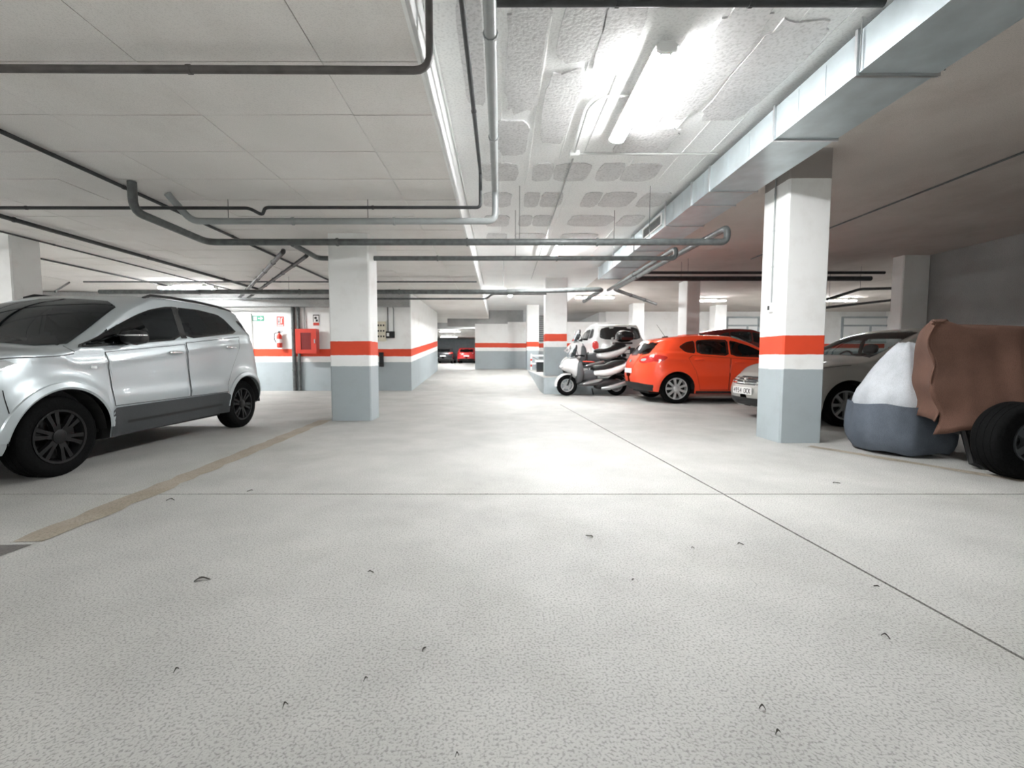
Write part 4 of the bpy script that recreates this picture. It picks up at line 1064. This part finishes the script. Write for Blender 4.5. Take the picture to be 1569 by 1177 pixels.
# ---- silver hatchback facing the lane behind the white column
DXS = .17
def sx(pts): return [((x + DXS) if x > .7 else x, z) for x, z in pts]
sl = Car(4.2 + DXS, .865,
         top=sx([(.20, .76), (.62, .90), (1.05, .985), (1.18, 1.03), (1.95, 1.385), (2.4, 1.46), (3.0, 1.47), (3.6, 1.41), (3.86, 1.34)]),
         bot=[(0, .21), (1.3, .20), (3.2, .21), (4.4, .26)],
         nose=[(.16, .15), (.30, .03), (.45, 0), (.60, .04), (.76, .20)],
         tail=[(z, x + DXS) for z, x in ((.2, 4.05), (.45, 4.18), (.6, 4.2), (.85, 4.17), (1.0, 4.10), (1.2, 3.97), (1.34, 3.86))],
         belt=sx([(0, .96), (1.05, 1.02), (1.22, .96), (2.2, 1.0), (3.3, 1.05), (4.2, 1.08)]),
         ax=(.86 + DXS, 3.42 + DXS), rw=.315, ra=.365, rf=.72, rr=.6, cw=(1.05 + DXS, 2.1 + DXS), tumble=.25, flare=.022)
P_sil = carpaint('silver_grey_paint', (.44, .435, .41), .35, .33)
t = thing('hatchback_car', 'silver grey car facing the lane behind the white column', 'car', (3.95 + sl.L / 2, 6.18 + .84, 0), 0)
A = chaikin(sx([(1.38, .98), (1.68, 1.12), (1.98, 1.25), (2.2, 1.32), (2.34, 1.345), (2.34, 1.02)]), 1, .12)
B = chaikin(sx([(2.38, 1.025), (2.38, 1.35), (2.8, 1.37), (3.08, 1.345), (3.30, 1.22), (3.38, 1.09)]), 1, .12)
wind, rear = (1.25 + DXS, 2.02 + DXS, .85), (1.06, 1.30, .58)
sl.body(P_sil, t, [inset(A, .025), inset(B, .025)], wind, rear)
for w_ in (A, B): window_side(sl, t, w_, M_glass, .02)
glazing(sl, t, wind, rear, M_glass, M_glass)
door(sl, t, sx([(1.29, .29), (1.27, .7), (1.28, .92), (2.34, .975), (2.37, .7), (2.37, .29)]), P_sil)
door(sl, t, sx([(2.39, .29), (2.39, .7), (2.365, .978), (3.2, 1.01), (3.22, .95), (3.04, .70), (2.98, .45), (2.95, .29)]), P_sil)
handle(sl, t, 2.18 + DXS, .90, P_sil); handle(sl, t, 3.02 + DXS, .93, P_sil)
fr = sl.frontfn
g_ = patch(MB(), chaikin([(-.40, .565), (-.48, .70), (.48, .70), (.40, .565)], 1, .15), fr(.008), 14, 4).obj('grille', M_black, t, True)
for k in range(3):
    z = .585 + .040 * k; w_ = .42 + .02 * k
    patch(MB(), [(-w_, z), (-w_, z + .016), (w_, z + .016), (w_, z)], fr(.018), 14, 1).obj('grille_bar', M_chrome, g_, True)
em = MB()
for u, v_, a, b in ((0, .645, .022, .030), (.018, .675, .016, .014), (-.02, .66, .020, .008), (-.022, .635, .020, .007), (.02, .62, .008, .022), (-.006, .612, .008, .022), (.03, .65, .006, .022)):
    x, y, z = fr(.030)(u, v_); em.add([(x, y - a, z - b * .5), (x, y - a * .3, z - b), (x, y + a, z - b * .4), (x, y + a * .8, z + b * .6), (x, y, z + b), (x, y - a, z + b * .4), (x - .012, y, z)], [(0, 1, 6), (1, 2, 6), (2, 3, 6), (3, 4, 6), (4, 5, 6), (5, 0, 6), (5, 4, 3, 2, 1, 0)])
em.obj('emblem', M_chrome, t)
plate(t, sl, .47, '4954 DCK', True, .52)
patch(MB(), chaikin([(-.58, .235), (-.64, .36), (.64, .36), (.58, .235)], 1, .15), fr(.010), 14, 3).obj('lower_grille', M_black, t, True)
for k in range(3):
    z = .26 + .03 * k; patch(MB(), [(-.56, z), (-.56, z + .006), (.56, z + .006), (.56, z)], fr(.016), 10, 1).obj('lower_grille_bar', M_clad, t, True)
for sg in (1, -1):
    patch(MB(), chaikin([(sg * .50, .58), (sg * .52, .68), (sg * .66, .78), (sg * .80, .84), (sg * .80, .70), (sg * .68, .60)], 2), fr(.008), 14, 5).obj('headlight', M_lens_clear, t, True)
    patch(MB(), chaikin([(-.05 * 0 + sg * .62, .38), (sg * .62, .42), (sg * .80, .43), (sg * .80, .39)], 1), fr(.012), 6, 2).obj('bumper_strip', M_clad, t, True)
sl.seam('bonnet_seam', [(.34 + .05 * i, sl.sec(.34 + .05 * i)[1] - .058) for i in range(15)], .007, .002, M_black, t)
sl.both('tail_light', chaikin(sx([(3.86, .92), (3.84, 1.06), (3.96, 1.06), (4.08, .96), (4.08, .88)]), 1), .008, M_lens_red, t, 8, 4)
mirror_part(t, sl, 1.52 + DXS, 1.03, None, P_sil)
sl.under(t); sl.cabin(t, (2.0 + DXS, 2.95 + DXS), .43)
wheels(sl, t, mat('dull_alloy', (.34, .35, .35), .35, metal=.6), 8, .212, .20, 0, False, .046)

# ---- silver off-roader on the raised level, rear towards the viewpoint
so = Car(4.45, .905,
         top=[(.16, 1.0), (.5, 1.06), (1.15, 1.12), (1.28, 1.17), (1.95, 1.58), (2.3, 1.66), (3.0, 1.69), (3.7, 1.665), (4.15, 1.61)],
         bot=[(0, .3), (4.45, .34)],
         nose=[(.22, .12), (.4, .02), (.55, 0), (.85, .04), (1.0, .16)],
         tail=[(.2, 4.30), (.42, 4.42), (.6, 4.45), (.95, 4.42), (1.15, 4.36), (1.4, 4.27), (1.61, 4.15)],
         belt=[(0, 1.1), (1.2, 1.16), (1.32, 1.10), (3.0, 1.14), (4.45, 1.17)], ax=(.92, 3.58), rw=.345, ra=.40, cw=(1.18, 2.1), rr=.5, tumble=.22)
P_so = carpaint('bright_silver_paint', (.70, .71, .71), .3, .3)
t = thing('off_roader', 'silver off-roader with a dark rear window on the raised level behind the scooters', 'car', (3.97, 14.1 + 2.22, Z_UP + .004), -PI / 2)
A = chaikin([(1.50, 1.12), (1.8, 1.30), (2.1, 1.45), (2.4, 1.52), (2.4, 1.15)], 1, .12); B = chaikin([(2.45, 1.15), (2.45, 1.53), (3.25, 1.54), (3.30, 1.18)], 1, .12); D = chaikin([(3.36, 1.19), (3.34, 1.54), (3.8, 1.50), (3.95, 1.22)], 1, .12)
so.body(P_so, t, [], None, (1.18, 1.50, .60))
for w_ in (A, B, D): window_side(so, t, w_, M_gloss_black)
glazing(so, t, (1.36, 2.0, .84), (1.16, 1.52, .64), M_gloss_black, M_gloss_black)
for sg in (1, -1):
    patch(MB(), chaikin([(sg * .72, .80), (sg * .72, 1.08), (sg * .87, 1.10), (sg * .885, .82)], 1), so.rearfn(.010), 6, 5).obj('tail_light', M_lens_red, t, True)
    MB().tube([(x - so.L / 2, sg * so.topz(x, .88)[0], so.topz(x, .88)[1] + .03) for x in (2.2, 2.8, 3.4, 3.8)], .016, 8).obj('roof_rail', M_lampbody, t, True)
patch(MB(), [(-.40, .66), (-.44, .86), (.44, .86), (.40, .66)], so.rearfn(.008), 8, 3).obj('plate_recess', M_clad, t, True)
plate(t, so, .74, '', False)
patch(MB(), [(-.82, .36), (-.84, .52), (.84, .52), (.82, .36)], so.rearfn(.012), 14, 3).obj('rear_bumper', M_clad, t, True)
so.seam('tailgate_seam', [(4.0, .60 + .05 * i) for i in range(12)], .006, .003, M_black, t)
mirror_part(t, so, 1.72, 1.16, None, M_black)
so.under(t); wheels(so, t, M_alloy, 6, .23, .22, 0, False, .06)

# ------------------------------------------------------------------ scooters
M_scoot = mat('white_scooter_paint', (.80, .81, .81), .25, coat=.6)
M_scoot_grey = mat('grey_scooter_plastic', (.085, .09, .095), .4)
M_smoke = glass('smoked_screen', (.35, .38, .40), .2)
def scooter(label, loc, rz, topcase=False, red_strip=True, fork_turn=0.0):
    t = thing('scooter', label, 'scooter', loc, rz)
    def pl(name, poly, hw, m, parent=t, y=0.0, it=2, e=2.6, nu=14):
        q = MB(); pillow(q, chaikin(poly, it, .2), hw, y, nu, 8, e); return q.obj(name, m, parent, True)
    for nm, x in (('front', -.66), ('rear', .66)):
        r, w = .275, .13
        ty = MB().lathe([(.17, -w * .35), (r - .05, -w / 2), (r - .012, -w * .36), (r, 0), (r - .012, w * .36), (r - .05, w / 2), (.17, w * .35)], axis='y', n=32, closed_prof=True).obj('tyre', M_rubber, t, True, (x, 0, r))
        MB().lathe([(.175, -.04), (.155, -.04), (.155, .04), (.175, .04)], axis='y', n=28, closed_prof=True).obj('rim', M_alloy, ty, True)
        for k in range(5):
            a = 2 * PI * k / 5
            MB().tube([(.02 * math.cos(a), 0, .02 * math.sin(a)), (.16 * math.cos(a + .15), 0, .16 * math.sin(a + .15))], [.02, .012], 6).obj('spoke', M_alloy, ty, True)
        MB().lathe([(.10, -.05), (.10, -.044), (.05, -.044), (.05, -.05)], axis='y', n=20, closed_prof=True).obj('brake_disc', M_steel, ty)
    for y in (-.085, .085):
        MB().tube([(-.66, y, .275), (-.50, y, .72)], .022, 8).obj('fork_leg', M_black, t, True)
    vs = []
    for k in range(15):
        a = math.radians(-5 + 150 * k / 14)
        for yy, rr in ((-.085, .27), (-.075, .31), (0, .325), (.075, .31), (.085, .27)): vs.append((-.66 - (rr + .01) * math.cos(a), yy, .275 + (rr + .01) * math.sin(a)))
    MB().add(vs, [(5 * k + j, 5 * k + j + 1, 5 * k + j + 6, 5 * k + j + 5) for k in range(14) for j in range(4)]).obj('front_fender', M_scoot, t, True)
    fa = pl('front_fairing', [(-.86, .70), (-.74, .92), (-.52, 1.04), (-.36, .98), (-.34, .62), (-.46, .42), (-.60, .60)], .22, M_scoot)
    for y in (-.10, .10): pl('headlight', [(-.88, .70), (-.84, .78), (-.68, .86), (-.72, .76)], .075, M_lens_clear, fa, y)
    pl('leg_shield', [(-.46, .30), (-.44, .95), (-.30, .95), (-.24, .50), (-.30, .30)], .27, M_scoot_grey)
    pl('windscreen', [(-.66, .98), (-.56, 1.20), (-.46, 1.34), (-.43, 1.33), (-.46, 1.02)], .20, M_smoke, e=4)
    pl('floor_board', [(-.40, .24), (-.38, .36), (.10, .46), (.30, .44), (.28, .26)], .22, M_scoot_grey)
    pl('engine_case', [(.02, .18), (.10, .40), (.50, .46), (.80, .40), (.82, .24), (.50, .17)], .17, M_black, y=-.06)
    pl('center_tunnel', [(-.32, .38), (-.26, .66), (.06, .70), (.16, .48), (.10, .38)], .12, M_scoot_grey)
    pl('seat', [(-.04, .70), (.02, .80), (.34, .82), (.52, .92), (.86, .95), (.90, .86), (.50, .74), (.10, .66)], .17, M_black)
    ta = pl('tail_panel', [(-.02, .52), (.02, .68), (.45, .72), (.92, .90), (1.00, .86), (.78, .62), (.40, .48)], .20, M_scoot)
    pl('tail_light', [(.93, .80), (.95, .87), (1.02, .86), (1.0, .79)], .12, M_lens_red, ta)
    for s_ in (-1, 1): pl('silver_trim', [(-.30, .30), (-.28, .35), (.18, .47), (.24, .44), (.10, .36)], .02, M_steel, y=s_ * .225)
    pl('rear_fender', [(.62, .52), (.70, .60), (.92, .55), (1.06, .34), (1.03, .32), (.86, .50)], .085, M_black)
    ex = MB().tube([(.20, -.20, .20), (.40, -.22, .22), (.80, -.24, .34), (.95, -.24, .37)], [.035, .06, .065, .055], 12).obj('exhaust', M_steel, t, True)
    MB().tube([(.44, -.225, .30), (.86, -.25, .43)], [.02, .03], 8).obj('heat_shield', M_black, ex, True)
    hb = MB().tube(roundpath([(-.30, -.36, 1.04), (-.42, -.18, 1.06), (-.44, 0, 1.02), (-.42, .18, 1.06), (-.30, .36, 1.04)], .06), .016, 8).obj('handlebar', M_black, t, True)
    for s_ in (-1, 1):
        MB().tube([(-.30, s_ * .36, 1.04), (-.37, s_ * .25, 1.055)], .022, 8).obj('grip', M_rubber, hb, True)
        MB().tube([(-.42, s_ * .20, 1.06), (-.50, s_ * .32, 1.22)], .008, 6).obj('mirror_stalk', M_black, hb)
        q = MB().lathe([(.001, -.012), (.06, -.008), (.068, 0), (.06, .008), (.001, .010)], (-.50, s_ * .34, 1.26), 'x', 16).obj('mirror', M_black if s_ < 0 else M_chrome, hb, True)
    MB().tube([(.05, .14, .18), (.12, .24, .0)], .014, 6).obj('side_stand', M_black, t)
    if red_strip: pl('red_strip', [(-.28, .88), (-.27, .92), (.05, .90), (.05, .865)], .03, M_red, y=-.12)
    if topcase:
        tc = pl('top_case', [(.62, .98), (.64, 1.28), (.80, 1.34), (1.06, 1.28), (1.10, 1.0)], .24, M_gloss_black, e=4)
        pl('case_reflector', [(1.05, 1.08), (1.04, 1.15), (1.11, 1.15), (1.11, 1.08)], .15, M_lens_red, tc)
        MB().span((.55, -.12, .93), (1.05, .12, .98)).obj('case_rack', M_black, t)
    return t
scooter('white maxi scooter with silver trim parked on the floor behind the red hatchback', (1.77 + .66, 11.40, 0), math.radians(4))
scooter('white scooter with black top case up on the raised level', (2.72, 12.42, Z_UP + .004), math.radians(2), topcase=True, red_strip=False)

# ------------------------------------------------------------------ quad bike under its covers
def cloth(name, col, rough=.9):
    return concrete(name, tuple(c * .82 for c in col), tuple(min(1, c * 1.12) for c in col), big=3.5, fine=220, fine_amt=.25, rough=rough, bump=.3)
M_brown = cloth('brown_canvas', (.125, .066, .047))
M_greycloth = cloth('pale_grey_cloth', (.50, .53, .56))
M_bluecloth = cloth('blue_grey_cloth', (.10, .118, .145))
qx, qy = 4.9, 4.1
t = thing('quad_bike', 'quad bike under brown and grey covers parked beside the silver grey car', 'quad bike', (qx, qy, 0))
for x in (4.32, 5.66):
    for y, sg in ((3.57, -1), (4.68, 1)):
        wheel(t, x - qx, y - qy, .315, .23, .17, sg, M_clad, 5, .06, 0)
def pl(name, poly, hw, m, y, parent=t):
    q = MB(); pillow(q, chaikin([(a - qx, b) for a, b in poly], 2, .2), hw, y - qy, 16, 8); return q.obj(name, m, parent, True)
pl('chassis', [(4.25, .30), (4.22, .62), (4.6, .72), (5.4, .70), (5.65, .55), (5.5, .28)], .34, M_under, 4.13)
pl('engine', [(4.55, .18), (4.5, .5), (5.15, .5), (5.2, .2)], .20, M_black, 4.13)
for x in (4.32, 5.66):
    MB().tube([(x - qx, 3.60 - qy, .315), (x - qx, 4.65 - qy, .315)], .035, 8).obj('axle', M_black, t, True)
MB().tube([(4.30 - qx, 3.98 - qy, .35), (4.27 - qx, 3.86 - qy, .05), (4.36 - qx, 3.80 - qy, .012)], [.035, .03, .025], 8).obj('foot_stand', M_black, t, True)
# brown cover: sections along the vehicle, each running from the near hem over the top to the far hem
def brown(u, v):
    """u 0..1 from the front edge to the rear, v -1..1 across"""
    x = 3.97 + 2.0 * u
    hem_n = .30 + .42 * min(1, max(0, (x - 4.05) / .75)); hem_f = .42
    topz = 1.315 + .035 * math.exp(-((x - 4.08) / .07) ** 2) - .03 * math.sin(3.2 * u) - .10 * max(0, u - .55)
    yc, a = 4.18, abs(v)
    ht, hb = .30 + .04 * math.sin(5 * u), .50
    fold = .042 * math.sin(26 * u + 2.0 * a) + .024 * math.sin(47 * u + 1.3) + .035 * math.exp(-((x - 4.16) / .035) ** 2)
    if a < .38:
        q = a / .38; y = ht * q; z = topz - .035 * q ** 3 + .012 * math.sin(9 * u + 4 * v)
    else:
        q = (a - .38) / .62; hem = hem_n if v < 0 else hem_f
        y = ht + (hb - ht) * q ** .8 + fold * q * (1.2 - .4 * q); z = (topz - .035) + (hem - topz + .035) * q + .018 * q * math.sin(31 * u)
    g0 = math.exp(-(u / .10) ** 1.5)                                         # the front end is drawn together into a hanging curtain
    sq = 1 - g0
    y = math.copysign(y * sq, v) - .27 * g0
    z -= .05 * g0 * (1 - a) * 0
    return (x - .10 * g0 * math.sin(PI * min(1, a * 1.1)) + .03 * g0 * math.sin(23 * a) - qx, yc + y - qy, z)
nu, nv = 60, 56
mb = MB(); vs = [brown(i / nu, 2 * j / nv - 1) for i in range(nu + 1) for j in range(nv + 1)]
for k in range((nu + 1) * (nv + 1)):
    x, y, z = vs[k]; vs[k] = (x, y, z)
mb.add(vs, [(i * (nv + 1) + j, (i + 1) * (nv + 1) + j, (i + 1) * (nv + 1) + j + 1, i * (nv + 1) + j + 1) for i in range(nu) for j in range(nv)])
ob = mb.obj('brown_cover', M_brown, t, True, angle=0)
sd = ob.modifiers.new('thick', 'SOLIDIFY'); sd.thickness = .008
# grey cover over the far front corner: rings from the floor up
def ringset(levels, n=44, amp=.02, seed=0, drop=0.0):
    R = []
    for z, cx, cy, a, b in levels:
        ring = []
        for k in range(n):
            th = 2 * PI * k / n; w_ = 1 + amp * (math.sin(7 * th + 5 * z + seed) + .6 * math.sin(13 * th - 3 * z + seed))
            ring.append((cx + a * w_ * math.copysign(abs(math.cos(th)) ** .8, math.cos(th)) - qx, cy + b * w_ * math.copysign(abs(math.sin(th)) ** .8, math.sin(th)) - qy, z + .012 * math.sin(5 * th + seed) - drop * max(0, (.62 - z) / .2) * math.cos(th + 2.0)))
        R.append(ring)
    return R
lv = pchip([.42, .62, .75, .9, 1.03, 1.15], [.370, .352, .30, .235, .165, .075])
L2 = [(z, 4.27 + .05 * (z - .5), 4.62 - .05 * (z - .5), float(lv(z)), float(lv(z)) * .95) for z in (.42, .50, .58, .66, .75, .84, .92, .99, 1.05, 1.10, 1.15)]
MB().rings(ringset(L2, amp=.034, drop=-.045), False, True).obj('grey_cover', M_greycloth, t, True, angle=0)
lw = pchip([.03, .12, .25, .42, .58], [.365, .41, .425, .42, .41])
L1 = [(z, 4.27, 4.60, float(lw(z)) * 1.0, float(lw(z)) * .92) for z in (.03, .08, .14, .22, .30, .38, .46, .52)]
MB().rings(ringset(L1, amp=.036, seed=2), False, False).obj('blue_grey_skirt', M_bluecloth, t, True, angle=0)
MB().box((4.86 - qx, 3.66 - qy, .70), (.10, .02, .035)).obj('red_reflector', M_lens_red, t)
MB().lathe([(.001, -.012), (.02, -.010), (.022, 0), (.016, .01)], (4.36 - qx, 3.69 - qy, .50), 'y', 12).obj('chrome_bolt', M_chrome, t, True)

# ------------------------------------------------------------------ small barrier and box at the top of the ramp
M_redw = mat('barrier_red', (.6, .05, .03), .5)
bx = py(812, 560, 19.2)
t = thing('folding_barrier', 'white folding barrier with red stripes at the foot of the slim far column', 'barrier', (bx.x + .35, 19.1, Z_UP))
for x in (-.3, .3):
    lg = MB().span((x - .03, -.03, 0), (x + .03, .03, .72)).obj('post', M_white, t)
    for z in (.15, .4): MB().span((x - .031, -.031, z), (x + .031, .031, z + .1)).obj('stripe', M_redw, lg)
for z in (.25, .6): MB().span((-.27, -.015, z), (.27, .015, z + .07)).obj('rail', M_white, t)
MB().tube([(-.27, 0, .6), (.27, 0, .3)], .015, 6).obj('brace', M_pipe, t)
bx = py(828, 558, 16.6)
t = thing('storage_box', 'dark box with a white lid beside the plinth column', 'box', (bx.x, 16.6, Z_UP))
MB().span((-.16, -.2, 0), (.16, .2, .38)).obj('case', M_gloss_black, t)
MB().span((-.19, -.23, .38), (.19, .23, .46)).obj('lid', M_white, t)
MB().span((.13, -.235, 0), (.19, -.2, .38)).obj('edge_strip', M_redw, t)
# dark shutter beyond the plinth column
x0 = py(823, 500, 20.8).x; x1 = py(835, 500, 20.8).x
st = thing('roller_shutter', 'dark ribbed shutter panel between the two ramp columns', 'shutter', ((x0 + x1) / 2 + .05, 21.40, Z_UP + 1.35))
MB().span((-.28, 0, 0), (.28, .04, 1.25)).obj('panel', M_pipe, st)
for k in range(12): MB().span((-.27, -.02, .05 + .1 * k), (.27, 0, .11 + .1 * k)).obj('slat', M_pipe_grey, st)
